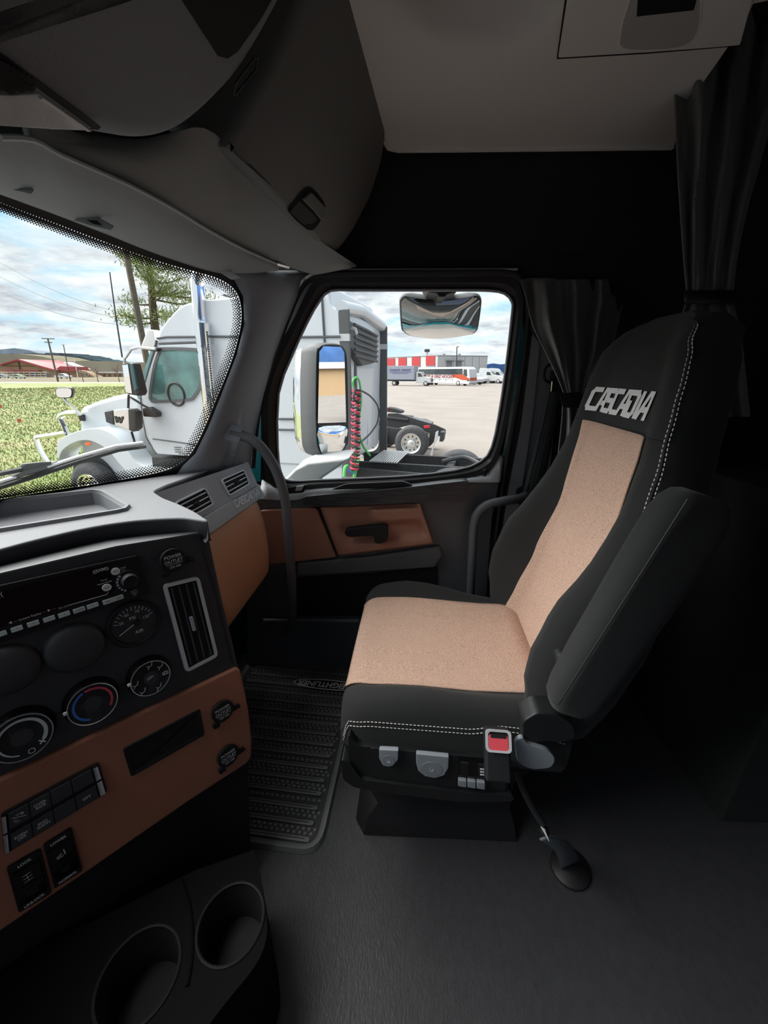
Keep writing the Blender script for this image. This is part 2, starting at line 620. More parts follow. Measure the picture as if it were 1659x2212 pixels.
build('floor', MB().bb(-1.15, 2.5, -0.72, 1.50, -0.06, 0.0), M['floor'], kind='structure', label='dark grained vinyl floor of the cab')
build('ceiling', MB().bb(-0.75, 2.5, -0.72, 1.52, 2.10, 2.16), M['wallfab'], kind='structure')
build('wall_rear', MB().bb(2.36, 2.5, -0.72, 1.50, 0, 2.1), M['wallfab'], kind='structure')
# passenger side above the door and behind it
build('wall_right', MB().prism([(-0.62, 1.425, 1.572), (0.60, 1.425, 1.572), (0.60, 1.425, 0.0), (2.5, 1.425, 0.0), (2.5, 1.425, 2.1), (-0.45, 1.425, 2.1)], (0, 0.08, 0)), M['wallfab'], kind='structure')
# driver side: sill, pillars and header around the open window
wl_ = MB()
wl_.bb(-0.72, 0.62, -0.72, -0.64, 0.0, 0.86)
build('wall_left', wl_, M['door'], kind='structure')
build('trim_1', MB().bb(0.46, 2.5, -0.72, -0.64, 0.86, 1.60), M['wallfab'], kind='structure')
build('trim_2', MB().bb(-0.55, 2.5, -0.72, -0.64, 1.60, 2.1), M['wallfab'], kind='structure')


# ------------------------------------------------------------------ windscreen
def wsx(y, z):
    q = ((y - YC) / 0.8) ** 2
    a = -0.60 - 0.42 * (1 - q)
    t = -0.42 - 0.24 * (1 - q)
    return a + (z - 1.0) * (t - a) / 0.52


WF = lambda p: p.x - wsx(p.y, p.z)
WH = lambda u, v: HIT(u, v, WF, 0.3, 2.2)

w1 = thing('window_1', None, None, (-0.8, 0.4, 0.95), kind='structure')
gl = MB()
gl.grid([[V((wsx(-0.42 + 1.68 * i / 28, z) - 0.012, -0.42 + 1.68 * i / 28, z)) for i in range(29)] for z in [0.86 + 0.74 * k / 10 for k in range(11)]])
solidify(build('glass_pane', gl, M['glass'], w1), 0.005)
edge_px = px([(-60, 414), (0, 438), (60, 461), (120, 483), (180, 506), (240, 528), (300, 550), (360, 570), (420, 587), (465, 600), (497, 618), (515, 645), (520, 690), (508, 750), (488, 808), (468, 856), (447, 908), (428, 950), (410, 980), (385, 1003), (350, 1018), (290, 1031), (200, 1046), (100, 1061), (0, 1078), (-60, 1088)], 4)


def edge_off(L, d):
    out = []
    for i in range(len(L)):
        a, b = L[max(i - 1, 0)], L[min(i + 1, len(L) - 1)]
        tx, ty = b[0] - a[0], b[1] - a[1]
        q = math.hypot(tx, ty) or 1
        out.append((L[i][0] - ty / q * d, L[i][1] + tx / q * d))
    return out


# black ceramic border and its fading dots, printed on the inner face
fr = MB()
fr.grid([[WH(*p) + V((0.002, 0, 0)) for p in edge_off(edge_px, d)] for d in (0, -14, -26)])
build('frit_border', fr, M['frit'], w1)
dots = MB()
acc = 0
for i in range(len(edge_px) - 1):
    a, b = edge_px[i], edge_px[i + 1]
    L = math.hypot(b[0] - a[0], b[1] - a[1])
    while acc < L:
        f = acc / L
        k_ = int(round((sum(math.hypot(edge_px[j + 1][0] - edge_px[j][0], edge_px[j + 1][1] - edge_px[j][1]) for j in range(i)) + acc) / 3.4))
        for row in range(3):
            d = 2.5 + row * 6.0 + (3.0 if k_ % 2 else 0)
            r = 2.2 - row * 0.42 - (0.2 if k_ % 2 else 0)
            q = edge_off([a, b], d)
            c = (q[0][0] + (q[1][0] - q[0][0]) * f, q[0][1] + (q[1][1] - q[0][1]) * f)
            p = WH(*c) + V((0.002, 0, 0))
            R_ = r / FPX * (p - CAM).length * 0.94
            ty = (WH(c[0] + 2, c[1]) - WH(c[0] - 2, c[1])).normalized()
            tz = (WH(c[0], c[1] - 2) - WH(c[0], c[1] + 2)).normalized()
            dots.add([p + ty * (R_ * cos(2 * PI * m / 8)) + tz * (R_ * sin(2 * PI * m / 8)) for m in range(8)], [tuple(range(8))])
        acc += 3.4
    acc -= L
build('frit_dots', dots, M['frit'], w1, kind='stuff', smooth=None)

# front wall above the glass, pillars on the driver's side, cowl below
fw = MB()
fw.grid([[V((wsx(y, 1.57) + 0.03, y, 1.560)) for y in [-0.7 + 2.2 * i / 16 for i in range(17)]],
         [V((wsx(y, 1.57) + 0.03, y, 1.68)) for y in [-0.7 + 2.2 * i / 16 for i in range(17)]],
         [V((-0.52, y, 2.12)) for y in [-0.7 + 2.2 * i / 16 for i in range(17)]]])
solidify(build('wall_front', fw, M['wallfab'], kind='structure'), 0.02)
lp = MB().grid([[V((wsx(-0.40, z) + 0.02, -0.36, z)), V((wsx(-0.4, z) + 0.10, -0.56, z)), V((wsx(-0.4, z) + 0.22, -0.68, z))] for z in (0.86, 1.1, 1.35, 1.6)])
solidify(build('trim_3', lp, M['pillar'], kind='structure'), 0.02)
# bulkhead below the dash, ahead of the feet
build('trim_4', MB().prism([(-1.12, -0.7, 0), (-0.92, -0.7, 0), (-0.78, -0.7, 0.35), (-0.85, -0.7, 0.86), (-1.12, -0.7, 0.86)], (0, 2.18, 0)), M['seal'], kind='structure')

# ------------------------------------------------------------------ passenger A-pillar
Lp = [(470, 586), (503, 604), (522, 640), (525, 700), (509, 765), (476, 850), (446, 925), (419, 980), (392, 1006), (376, 1030)]
Rp = [(640, 586), (652, 596), (640, 640), (616, 700), (590, 770), (568, 850), (553, 920), (544, 970), (540, 1000), (540, 1030)]
rows = []
for (lu, lv), (ru, rv) in zip(Lp, Rp):
    a, b = WH(lu, lv) + V((0.004, 0, 0)), PY(ru, rv, 1.39)
    row = []
    for k in range(7):
        t = k / 6
        p = a.lerp(b, t)
        row.append(p + (CAM - p).normalized() * (0.04 * math.sin(PI * t) ** 0.55))
    rows.append(row)
trim5 = build('trim_5', MB().grid(rows), M['pillar'], kind='structure', smooth=60, label='grey pillar trim between windscreen and passenger door')
solidify(trim5, 0.006)

# ------------------------------------------------------------------ passenger door
door = thing('door_1', None, None, (0.1, 1.43, 0.0), kind='structure')
pairs = [((714, 628), (688, 600)), ((760, 627), (740, 598)), ((880, 627), (880, 597)), ((1000, 627), (1000, 596)), ((1060, 628), (1085, 597)), ((1090, 634), (1114, 606)),
         ((1106, 652), (1128, 634)), ((1106, 680), (1130, 680)), ((1092, 800), (1115, 805)), ((1077, 900), (1098, 905)), ((1062, 966), (1080, 975)), ((1038, 997), (1056, 1016)),
         ((984, 1016), (990, 1034)), ((869, 1029), (869, 1046)), ((691, 1037), (691, 1052)), ((629, 1039), (606, 1056)), ((608, 1025), (578, 1034)), ((600, 966), (566, 975)),
         ((602, 850), (566, 850)), ((629, 773), (594, 765)), ((664, 696), (634, 690)), ((691, 649), (662, 632))]
inn = px([p[0] for p in pairs], 4, True)
out = px([p[1] for p in pairs], 4, True)
mid = [((a[0] * 0.45 + b[0] * 0.55), (a[1] * 0.45 + b[1] * 0.55)) for a, b in zip(inn, out)]
fr = MB()
fr.loft([[PY(*p, 1.462) for p in inn], [PY(*p, 1.448) for p in inn], [PY(*p, 1.425) for p in mid], [PY(*p, 1.405) for p in mid], [PY(*p, 1.400) for p in out], [PY(*p, 1.46) for p in out], [PY(845 + (p[0] - 845) * 1.3, 830 + (p[1] - 830) * 1.22, 1.466) for p in out]], caps=False)
build('window_frame', fr, M['seal'], door, smooth=50)
bead = [PY(*p, 1.444) for p in px([p[0] for p in pairs], 2, True)]
build('window_seal', MB().tube(bead, 0.0045, 6, closed=True), M['dashpanel'], door)
gp = [PY(*p, 1.455) for p in px([p[0] for p in pairs], 4, True)]
build('window_glass', MB().prism(offs(gp, 0.012, (0, 1, 0)), (0, 0.005, 0)), M['glass'], door)
# teal jambs showing past the frame
build('jamb', MB().prism([PY(*p, 1.44) for p in [(585, 850), (568, 900), (562, 1040), (530, 1040), (536, 985), (552, 910)]], (0, 0.03, 0)), M['teal'], door, label='teal painted door jamb')
build('jamb', MB().prism([PY(*p, 1.396) for p in px([(1127, 680), (1134, 730), (1122, 840), (1098, 990), (1086, 985), (1098, 915), (1114, 810)], 0)], (0, 0.02, 0)), M['teal'], door, label='teal painted door jamb')
# rubber seal following the opening
sealp = px([(545, 1010), (556, 900), (574, 820), (610, 715), (640, 640), (665, 604), (705, 592), (800, 590), (1000, 589), (1095, 590), (1126, 606), (1140, 640), (1140, 690), (1128, 800), (1108, 920), (1092, 1010), (1072, 1150), (1060, 1270)], 5)
build('door_seal', MB().tube([PY(*p, 1.402) for p in sealp], 0.011, 8), M['seal'], door)
build('header_bead', MB().tube([PY(*p, 1.398) for p in [(690, 583), (900, 583), (1118, 582)]], 0.0035, 6), M['trimgrey'], door)

# ledge under the glass
top = px([(566, 1036), (606, 1056), (691, 1050), (869, 1044), (960, 1036), (1010, 1030), (1056, 1014), (1078, 975), (1088, 978)], 3)
bot = px([(560, 1078), (640, 1080), (700, 1066), (860, 1056), (940, 1048), (995, 1042), (1050, 1042), (1076, 1042), (1080, 1040)], 3)
lg = MB().grid([[PY(*p, 1.45) for p in top], [PY(a[0] * .8 + b[0] * .2, a[1] * .8 + b[1] * .2, 1.41) for a, b in zip(top, bot)], [PY(*p, 1.372) for p in bot]])
solidify(build('door_ledge', lg, M['trimgrey'], door, smooth=50), 0.006)
build('grip_slot', MB().prism(round_poly([PY(*p, 1.372) for p in [(716, 1056), (748, 1044), (870, 1038), (893, 1047), (850, 1052)]], 0.01), (0, -0.012, 0)), M['seal'], door, bevel=0.003)
# main panel
mp_ = [PY(*p, 1.385) for p in [(540, 1052), (600, 1076), (860, 1060), (1080, 1038), (1064, 1120), (1052, 1280), (1046, 1500), (530, 1500)]]
build('door_panel', MB().prism(mp_, (0, 0.06, 0)), M['door'], door, bevel=0.006)
# dark wood-look strip
ws_ = px([(652, 1083), (662, 1073), (760, 1063), (870, 1054), (985, 1041), (1008, 1040), (1013, 1047), (994, 1073), (978, 1082), (850, 1089), (700, 1095), (660, 1094)], 3, True)
build('armrest_strip', MB().prism([PY(*p, 1.345) for p in ws_], (0, 0.045, 0)), M['woodtrim'], door, bevel=0.008, seg=3)
# brown inserts
build('soft_insert', MB().prism(round_poly([PY(*p, 1.360) for p in [(560, 1104), (684, 1097), (727, 1204), (648, 1213), (560, 1222)]], 0.012), (0, 0.02, 0)), M['doorbrown'], door, bevel=0.004)
q = [(692, 1096), (906, 1087), (936, 1174), (731, 1200)]
sm = lambda x, a, b: (lambda t: t * t * (3 - 2 * t))(max(0, min(1, (x - a) / (b - a))))
rows = []
NI = 26
for j in range(NI + 1):
    t = j / NI
    row = []
    for i in range(NI + 1):
        s_ = i / NI
        # rounded lower right corner of the insert
        a = V((q[0][0], q[0][1], 0)).lerp(V((q[1][0], q[1][1], 0)), s_)
        b = V((q[3][0], q[3][1], 0)).lerp(V((q[2][0], q[2][1], 0)), s_)
        c = a.lerp(b, t)
        dep = 0.022 * sm(s_, 0.06, 0.2) * (1 - sm(t, 0.66, 0.9)) * (1 - sm(s_, 0.93, 1.0))
        pad = sm(s_, 0.42, 0.55) * (1 - sm(s_, 0.9, 1.0)) * (1 - sm(t, 0.34, 0.5)) * sm(t, 0.05, 0.14)
        dep -= 0.024 * pad * 0.9
        row.append(PY(c.x, c.y, 1.352 + dep))
    rows.append(row)
solidify(build('sculpted_insert', MB().grid(rows), M['doorbrown'], door, smooth=80), 0.004)
build('insert_seam', MB().tube([PY(*p, 1.354) for p in [(688, 1097), (710, 1150), (730, 1203)]], 0.0025, 6), M['seal'], door)
# pull handle
ph = MB().prism([PY(*p, 1.325) for p in px([(745, 1147), (760, 1142), (830, 1136), (838, 1145), (836, 1168), (820, 1175), (808, 1172), (806, 1158), (760, 1161), (747, 1157)], 2, True)], (0, 0.03, 0))
pho = build('door_handle', ph, M['black'], door, bevel=0.006, seg=3)
build('handle_stem', MB().prism([PY(*p, 1.35) for p in [(808, 1142), (836, 1140), (834, 1170), (812, 1172)]], (0, 0.035, 0)), M['black'], pho, bevel=0.004)
# lower ridge, pocket and step edge
build('pocket_ridge', MB().prism([PY(*p, 1.365) for p in px([(640, 1216), (800, 1203), (950, 1180), (958, 1200), (940, 1228), (760, 1240), (640, 1246)], 0)], (0, 0.03, 0)), M['door'], door, bevel=0.01, seg=3)
build('map_pocket', MB().prism([PY(*p, 1.378) for p in [(640, 1248), (800, 1240), (946, 1226), (940, 1330), (640, 1332)]], (0, 0.02, 0)), M['hole'], door, bevel=0.003)
build('step_edge', MB().tube([PY(*p, 1.35) for p in [(570, 1340), (680, 1340), (775, 1342)]], 0.008, 8), M['door'], door)
# window switch
swp = thing('x', None, None)
bpy.data.objects.remove(swp)
sw = build('switch_panel', MB().prism(round_poly([PY(*p, 1.37) for p in [(622, 1052), (664, 1047), (656, 1063), (624, 1066)]], 0.004), (0, -0.006, 0)), M['black'], door, bevel=0.002)
build('window_switch', MB().prism([PY(*p, 1.358) for p in [(640, 1051), (656, 1049), (651, 1060), (637, 1061)]], (0, 0.01, 0)), M['trimgrey'], sw, bevel=0.002)
lk = PY(1047, 1027, 1.40)
build('lock_knob', MB().lathe([(0.008, 0), (0.005, 0.004), (0.005, 0.012), (0.0085, 0.016), (0.008, 0.022), (0.003, 0.025)], lk, (0, 0, 1), 12), M['black'], door)

# ------------------------------------------------------------------ B-pillar
def strip(name, L, y, th, m, **kw):
    return build(name, MB().prism([PY(*p, y) for p in L], (0, th, 0)), m, **kw)


trim6 = strip('trim_6', [(1136, 600), (1200, 600), (1215, 800), (1190, 1000), (1150, 1300), (1046, 1300), (1056, 1200), (1080, 1075), (1110, 930), (1132, 800), (1142, 690), (1140, 620)], 1.412, 0.05, M['pillar'], kind='structure', bevel=0.004)
for L, y in (([(1150, 720), (1168, 740), (1152, 900), (1128, 1060), (1090, 1300), (1062, 1300), (1098, 1060), (1126, 920)], 1.400),):
    strip('pillar_rib', L, y, 0.02, M['pillar'], parent=trim6, bevel=0.004)
strip('pillar_groove', [(1143, 700), (1149, 720), (1124, 920), (1094, 1070), (1060, 1290), (1054, 1290), (1086, 1070), (1117, 920)], 1.406, 0.02, M['seal'], parent=trim6)

build('trim_11', MB().prism([PY(*p, 1.418) for p in [(1105, 555), (1360, 555), (1360, 1300), (1150, 1300), (1190, 1000), (1215, 800), (1200, 608), (1136, 606)]], (0, 0.05, 0)), M['wallfab'], kind='structure')

# ------------------------------------------------------------------ ceiling panel over the passenger side
KP = 0.268
CP0 = V((0, 1.40, 1.27 + 0.4335 * 1.40))
CPN = V((0, -KP, -1)).normalized()
CPF = lambda u, v: PN(u, v, CP0, CPN)
cpl = thing('trim_7', None, None, (0.4, 1.0, 1.9), kind='structure')
outl = px([(842, 322), (1150, 319), (1452, 316), (1458, 300), (1540, 190), (1600, 92), (1640, 20), (1660, -200), (660, -260), (740, 0), (790, 160), (828, 300), (834, 316)], 0)
# heightfield: soft oval recess
def cp_height(u, v):
    e = ((u - 1040) / 215) ** 2 + ((v + 60) / 165) ** 2
    h = 0.085 * (1 - sm(e, 0.35, 1.0))
    h *= 1 - sm(u, 1195, 1215)
    return h


uu = [660, 740, 790, 828, 850] + [870 + i * 14 for i in range(24)] + [1204, 1210, 1260, 1330, 1400, 1458, 1540, 1600, 1640]
vv = [-200, -150] + [-120 + 16 * i for i in range(17)] + [170, 220, 280, 316, 322]
rows = []
for v in vv:
    t = (v + 200) / 522
    row = []
    for u in uu:
        lo = 660 + (834 - 660) * min(1, max(0, t)) ** 0.8
        hi = 1700 if v < 0 else 1642 - (1642 - 1456) * sm(v, -60, 330)
        s_ = (u - 660) / (1640 - 660)
        uu_ = lo + (hi - lo) * s_
        p = CPF(uu_, v)
        row.append(p + V((0, 0, cp_height(uu_, v))))
    rows.append(row)
rows.insert(0, [p + V((0, -0.30, 0.055)) for p in rows[0]])
rows.insert(0, [V((p.x, -0.62, 2.085)) for p in rows[0]])
build('ceiling_panel', MB().grid(rows), M['ceiling'], cpl, smooth=60)
build('panel_edge', MB().tube([CPF(828, 300), CPF(838, 319) , CPF(860, 324), CPF(1150, 321), CPF(1452, 318)], 0.007, 8), M['ceiling'], cpl)
flap_px = [(1206, 116), (1400, 104), (1560, 92), (1600, 88), (1640, -60), (1236, -80)]
fl = build('storage_flap', MB().prism([CPF(*p) + CPN * 0.004 for p in flap_px], CPN * 0.006), M['ceiling'], cpl, bevel=0.003)
build('flap_gap', MB().tube([CPF(*p) + CPN * 0.0045 for p in [(1234, -80), (1205, 119), (1400, 107), (1602, 90)]], 0.003, 5), M['hole'], cpl)
gx = px([(1345, 92), (1340, 60), (1352, 10), (1380, -40), (1500, -50), (1514, 10), (1506, 60), (1480, 86), (1420, 95)], 3, True)
gout = [CPF(*p) + CPN * 0.011 for p in gx]
c_ = sum(gout, V()) / len(gout)
gin = [c_ + (p - c_) * 0.9 - CPN * 0.03 for p in gout]
gin2 = [c_ + (p - c_) * 0.55 - CPN * 0.034 for p in gout]
g_ = MB().loft([[p + (c_ - p) * -0.03 for p in gout], gout, [p + CPN * 0.001 + (c_ - p) * 0.04 for p in gout]], caps=False)
build('grip_rim', g_, M['ceiling'], fl)
build('finger_grip_shade', MB().prism([c_ + (p - c_) * 0.97 for p in gout], CPN * 0.0012), mat('grip_shadow_grey', (0.48, 0.46, 0.43), 0.8), fl)  # flat plate whose darker grey paints the shade of a grip recess
build('grip_slot', MB().prism([CPF(*p) + CPN * 0.0125 for p in [(1376, 20), (1500, 6), (1512, -40), (1380, -40)]], CPN * 0.001), M['hole'], fl)

# ------------------------------------------------------------------ overhead console
CO0 = V((-0.4, 0.5, 1.505)); CON = V((1, 0, -1)).normalized()
COF = lambda u, v: PN(u, v, CO0, CON)
con = thing('overhead_console', 'grey overhead console with dome lamp above the windscreen', 'console', (-0.35, 0.4, 1.5))
cpx = px([(-420, 225), (-200, 255), (0, 283), (110, 298), (210, 316), (300, 328), (352, 322), (402, 302), (450, 262), (520, 190), (568, 115), (632, 0), (690, -110), (740, -220), (-420, -220)], 0)
lp = round_poly([COF(*p) for p in cpx], 0.03, 3)
back = -CON
L0 = offs(lp, -0.034, CON)
L1 = [p + back * 0.004 for p in offs(lp, -0.020, CON)]
L2 = [p + back * 0.014 for p in offs(lp, -0.007, CON)]
L3 = [p + back * 0.032 for p in lp]
L4 = [p + back * 0.12 for p in offs(lp, -0.01, CON)]
build('console_body', MB().loft([L4, L3, L2, L1, L0]), M['console'], con, smooth=60)


def cop(name, L, th, m, parent=con, bevel=0.0, lift=0.0, **kw):
    return build(name, MB().prism([COF(*p) + CON * lift for p in L], CON * th), m, parent, bevel=bevel, **kw)


cop('pocket_shade_patch', px([(340, -100), (392, 0), (440, 74), (468, 118), (490, 124), (512, 108), (560, 40), (600, -30), (640, -100)], 0), 0.002, M['hole'])  # flat dark patch painted for the shade of a recessed pocket
bpx = px([(500, 202), (504, 178), (548, 118), (556, 122), (552, 150), (508, 204)], 0)
bo = [COF(*p) + CON * 0.001 for p in bpx]
build('blank_button', MB().ring(bo, offs(bo, -0.004, CON), CON * 0.002), M['black'], con)
lamp = cop('dome_lamp', [(-120, 20), (-60, 70), (0, 112), (212, 268), (206, 274), (0, 262), (-120, 255)], 0.003, M['black'], lift=0.001)
cop('lamp_surround', [(-110, 50), (0, 128), (192, 268), (0, 258), (-110, 250)], 0.006, M['header'], lamp, lift=0.001, bevel=0.002)
cop('lens', [(-110, 178), (0, 184), (64, 181), (182, 266), (100, 262), (0, 254), (-110, 244)], 0.010, M['lens'], lamp, lift=0.001, bevel=0.002)
cop('lens_rib', [(60, 188), (68, 186), (176, 262), (166, 262)], 0.0125, M['white'], lamp, lift=0.001)
sg = MB()
for i in range(12):
    for j in range(9):
        u, v = -60 + i * 11 + (j % 2) * 5, 92 + i * 6.2 + j * 7.5
        if v < 176 and u < 52:
            p = COF(u, v) + CON * 0.0085
            sg.lathe([(0.0026, 0), (0.0026, 0.002)], p, CON, 8)
cop('grille', [(-110, 62), (0, 136), (58, 177), (0, 178), (-110, 172)], 0.008, M['black'], lamp, lift=0.001)
build('grille_holes', sg, M['hole'], lamp, kind='stuff')

# smooth header trim between the sun visor and the console
S = [(60, 300, .44), (130, 330, .49), (220, 369, .555), (300, 405, .62), (380, 449, .70), (450, 491, .81), (530, 533, .95), (600, 566, 1.08), (680, 592, 1.19)]
T = [(60, 280, .50), (200, 296, .56), (300, 306, .60), (370, 292, .62), (440, 280, .66), (505, 330, .755), (585, 415, .865), (665, 502, 1.02), (770, 575, 1.21)]
rows = []
for a, b in zip(S, T):
    A, B = PT(*a), PT(*b)
    rows.append([A + V((0, 0, 0.03)), A] + [A.lerp(B, k / 5) + (CAM - A).normalized() * (0.012 * sin(PI * k / 5)) for k in range(1, 5)] + [B, B + (B - CAM).normalized() * 0.1])
rows = [catmull([r[k] for r in rows], 3) for k in range(len(rows[0]))]
solidify(build('trim_8', MB().grid(rows), M['header'], kind='structure', smooth=70, label='grey header trim behind the sun visor'), 0.006)

# overhead cabinet above the passenger door
cA, cN = plane3(PT(710, 550, 1.12), PT(480, 320, .70), PT(830, 330, 1.10))
CF = lambda u, v: PN(u, v, cA, cN)
cab = thing('overhead_cabinet', 'dark grey overhead cabinet door with a recessed latch', 'cabinet', CF(700, 500))
cpx = px([(478, 320), (600, 440), (700, 540), (718, 551), (732, 546), (766, 500), (802, 430), (828, 350), (842, 250), (830, 60), (760, -60), (700, -120), (620, 80), (560, 190), (500, 290)], 0)
cl = round_poly([CF(*p) for p in cpx], 0.02, 3)
build('cabinet_body', MB().loft([[p - cN * 0.16 for p in cl], [p - cN * 0.02 for p in cl], [p - cN * 0.004 for p in offs(cl, -0.006, cN)], offs(cl, -0.018, cN)]), M['cabinet'], cab, smooth=60)
lat = build('latch', MB().prism(px and [CF(*p) + cN * 0.0005 for p in px([(621, 456), (634, 434), (656, 408), (672, 405), (690, 424), (702, 446), (694, 470), (680, 492), (668, 497), (654, 489)], 2, True)], cN * 0.002), M['hole'], cab)
build('latch_paddle', MB().prism([CF(*p) + cN * 0.002 for p in [(648, 428), (668, 413), (699, 446), (690, 474), (672, 452)]], cN * 0.007), M['cabinet'], lat, bevel=0.003)
build('latch_floor_shaded', MB().prism([CF(*p) + cN * 0.002 for p in [(624, 456), (644, 432), (670, 456), (684, 474), (672, 482), (654, 484)]], cN * 0.002), M['grip'], lat, bevel=0.001)  # darker grey paints shade into the latch recess

# ------------------------------------------------------------------ sun visor
vis = thing('sun_visor', 'wide grey padded sun visor along the top of the windscreen', 'sun visor', PT(300, 480, .7))
VF = [(-80, 392, .545), (0, 420, .575), (80, 449, .625), (160, 479, .68), (240, 510, .745), (320, 542, .82), (400, 570, .91), (470, 590, .99), (540, 592, 1.05), (596, 579, 1.09)]
VR = [(-80, 286, .375), (0, 298, .40), (70, 303, .435), (130, 335, .475), (220, 374, .54), (300, 411, .605), (380, 455, .69), (450, 498, .80), (530, 541, .94), (603, 573, 1.085)]
rows = []
for a, b in zip(VF, VR):
    A, B = PT(*a), PT(*b)
    nn = V((0, 0, -1))
    rows.append([A.lerp(B, k / 8) + nn * (0.010 * sin(PI * min(1, max(0.0, k / 8))) ** 0.5) for k in range(9)] + [A.lerp(B, k / 8) + V((0, 0, 0.012)) * sin(PI * k / 8) ** 0.5 for k in range(8, -1, -1)])
rows = [catmull([r[k] for r in rows], 3) for k in range(len(rows[0]))]
rows = [list(c) for c in zip(*rows)]
build('visor_pad', MB().loft(rows), M['header'], vis, smooth=70)
build('visor_bead', MB().tube(catmull([PT(u, v - 1, t - .002) for u, v, t in VR[1:]], 3), 0.003, 6), M['trimgrey'], vis)
for (u, v, t) in ((28, 404, .535), (200, 482, .655)):
    c = MB()
    P = [PT(u - 42, v - 6, t), PT(u - 22, v - 15, t), PT(u + 5, v - 16, t), PT(u + 46, v + 6, t), PT(u + 38, v + 16, t), PT(u - 5, v + 6, t)]
    dn = (CAM - P[0]).normalized() * 0.006
    k_ = build('visor_clip', c.prism([p + dn * 1.6 for p in P], dn), M['header'], vis, bevel=0.003)
    P2 = [PT(u - 14, v - 7, t), PT(u + 8, v - 6, t), PT(u + 20, v + 5, t), PT(u + 2, v + 2, t)]
    build('clip_slot', MB().prism([p + dn * 2.7 for p in P2], dn * 0.2), M['hole'], k_)
hg = build('visor_hinge', MB().prism([PT(u, v, 0.985) for u, v in [(464, 582), (490, 582), (520, 600), (500, 604)]], (CAM - PT(490, 590, 1)).normalized() * 0.01), M['silver'], vis, bevel=0.002)
build('visor_pin', MB().tube([PT(596, 570, 1.07), PT(622, 577, 1.12)], 0.006, 8), M['chrome'], vis)

# ------------------------------------------------------------------ grab handles
gh = thing('grab_handle', 'long grey grab handle curving down from the windscreen pillar', 'grab handle', PY(512, 940, 1.30))
hp = catmull([PT(500, 936, 1.235), PT(530, 944, 1.235), PT(556, 958, 1.24), PT(582, 990, 1.26), PT(602, 1030, 1.28), (PT(616, 1080, 1.31)), PT(622, 1140, 1.35), PT(628, 1220, 1.42), PT(632, 1300, 1.52), PT(630, 1345, 1.60), PY(622, 1368, 1.41)], 6)
build('handle_bar', MB().tube(hp, 0.0165, 12), M['handle'], gh, smooth=60)
bp = [PT(u, v, 1.235) for u, v in px([(468, 924), (478, 912), (516, 918), (522, 926), (518, 950), (510, 956), (474, 944), (466, 938)], 2, True)]
build('handle_base', MB().prism(bp, (CAM - bp[0]).normalized() * 0.016), M['pillar'], gh, bevel=0.004)

gh2 = thing('grab_handle', 'short grey grab handle bolted beside the passenger seat belt', 'grab handle', PY(1020, 1270, 1.33))
hp = catmull([PY(1142, 1066, 1.39), PY(1124, 1076, 1.36), PY(1090, 1082, 1.335), PY(1056, 1090, 1.33), PY(1034, 1106, 1.33), PY(1024, 1136, 1.33), PY(1020, 1200, 1.33), PY(1016, 1290, 1.35), PY(1014, 1320, 1.385)], 6)
build('handle_bar', MB().tube(hp, 0.0165, 12), M['handle'], gh2, smooth=60)
bp = [PY(u, v, 1.385) for u, v in px([(1118, 1058), (1150, 1050), (1160, 1070), (1145, 1090), (1120, 1090)], 2, True)]
build('handle_base', MB().prism(bp, (0, 0.03, 0)), M['black'], gh2, bevel=0.004)

# ------------------------------------------------------------------ seat belt on the pillar
sb = thing('seat_belt', 'dark grey seat belt with chrome tongue hanging on the door pillar', 'seat belt', PY(1150, 1060, 1.37))
La = [(1189, 800), (1182, 850), (1166, 920), (1146, 1000), (1126, 1075)]
Ra = [(1208, 800), (1210, 850), (1200, 920), (1184, 1000), (1168, 1075)]
g_ = MB().grid([[PY(*a, 1.375), PY((a[0] + b[0]) / 2, (a[1] + b[1]) / 2, 1.371), PY(*b, 1.375)] for a, b in zip(La, Ra)])
solidify(build('webbing', g_, M['belt'], sb), 0.002)
for k in (0.2, 0.4, 0.6, 0.8):
    build('webbing_rib', MB().tube([PY(a[0] + (b[0] - a[0]) * k, a[1] + (b[1] - a[1]) * k, 1.371) for a, b in zip(La, Ra)], 0.0012, 5), M['seal'], sb)
dr = catmull([PY(*p, 1.372) for p in [(1183, 790), (1176, 802), (1177, 820), (1188, 826), (1200, 818), (1202, 798), (1194, 788)]], 4, True)
build('upper_guide', MB().tube(dr, 0.005, 8, closed=True), M['black'], sb)
build('tongue', MB().prism([PY(*p, 1.364) for p in [(1190, 822), (1206, 826), (1206, 846), (1190, 846)]], (0, 0.006, 0)), M['black'], sb, bevel=0.002)
build('tongue_plate', MB().tube([PY(*p, 1.362) for p in [(1193, 824), (1191, 845), (1202, 846)]], 0.002, 6), M['chrome'], sb)

# ------------------------------------------------------------------ curtains
def curtain(name, label, rows_px, waves, amp, m, cols=64, loc=None):
    t = thing(name, label, 'curtain', loc)
    R2 = []
    for (lu, ru, v, dl, dr_, a) in rows_px:
        row = []
        for k in range(cols + 1):
            f = k / cols
            w = sin(f * waves * 2 * PI + 0.6 * sin(f * 9 + v * 0.01)) * a + 0.35 * a * sin(f * waves * 4.3 * PI + v * 0.02)
            row.append(PT(lu + (ru - lu) * f, v if not isinstance(v, tuple) else v[0] + (v[1] - v[0]) * f, dl + (dr_ - dl) * f + w))
        R2.append(row)
    R2 = [list(c) for c in zip(*[catmull(list(c), 4) for c in zip(*R2)])]
    solidify(build('cloth', MB().grid(R2), m, t, smooth=80), 0.003)
    return t


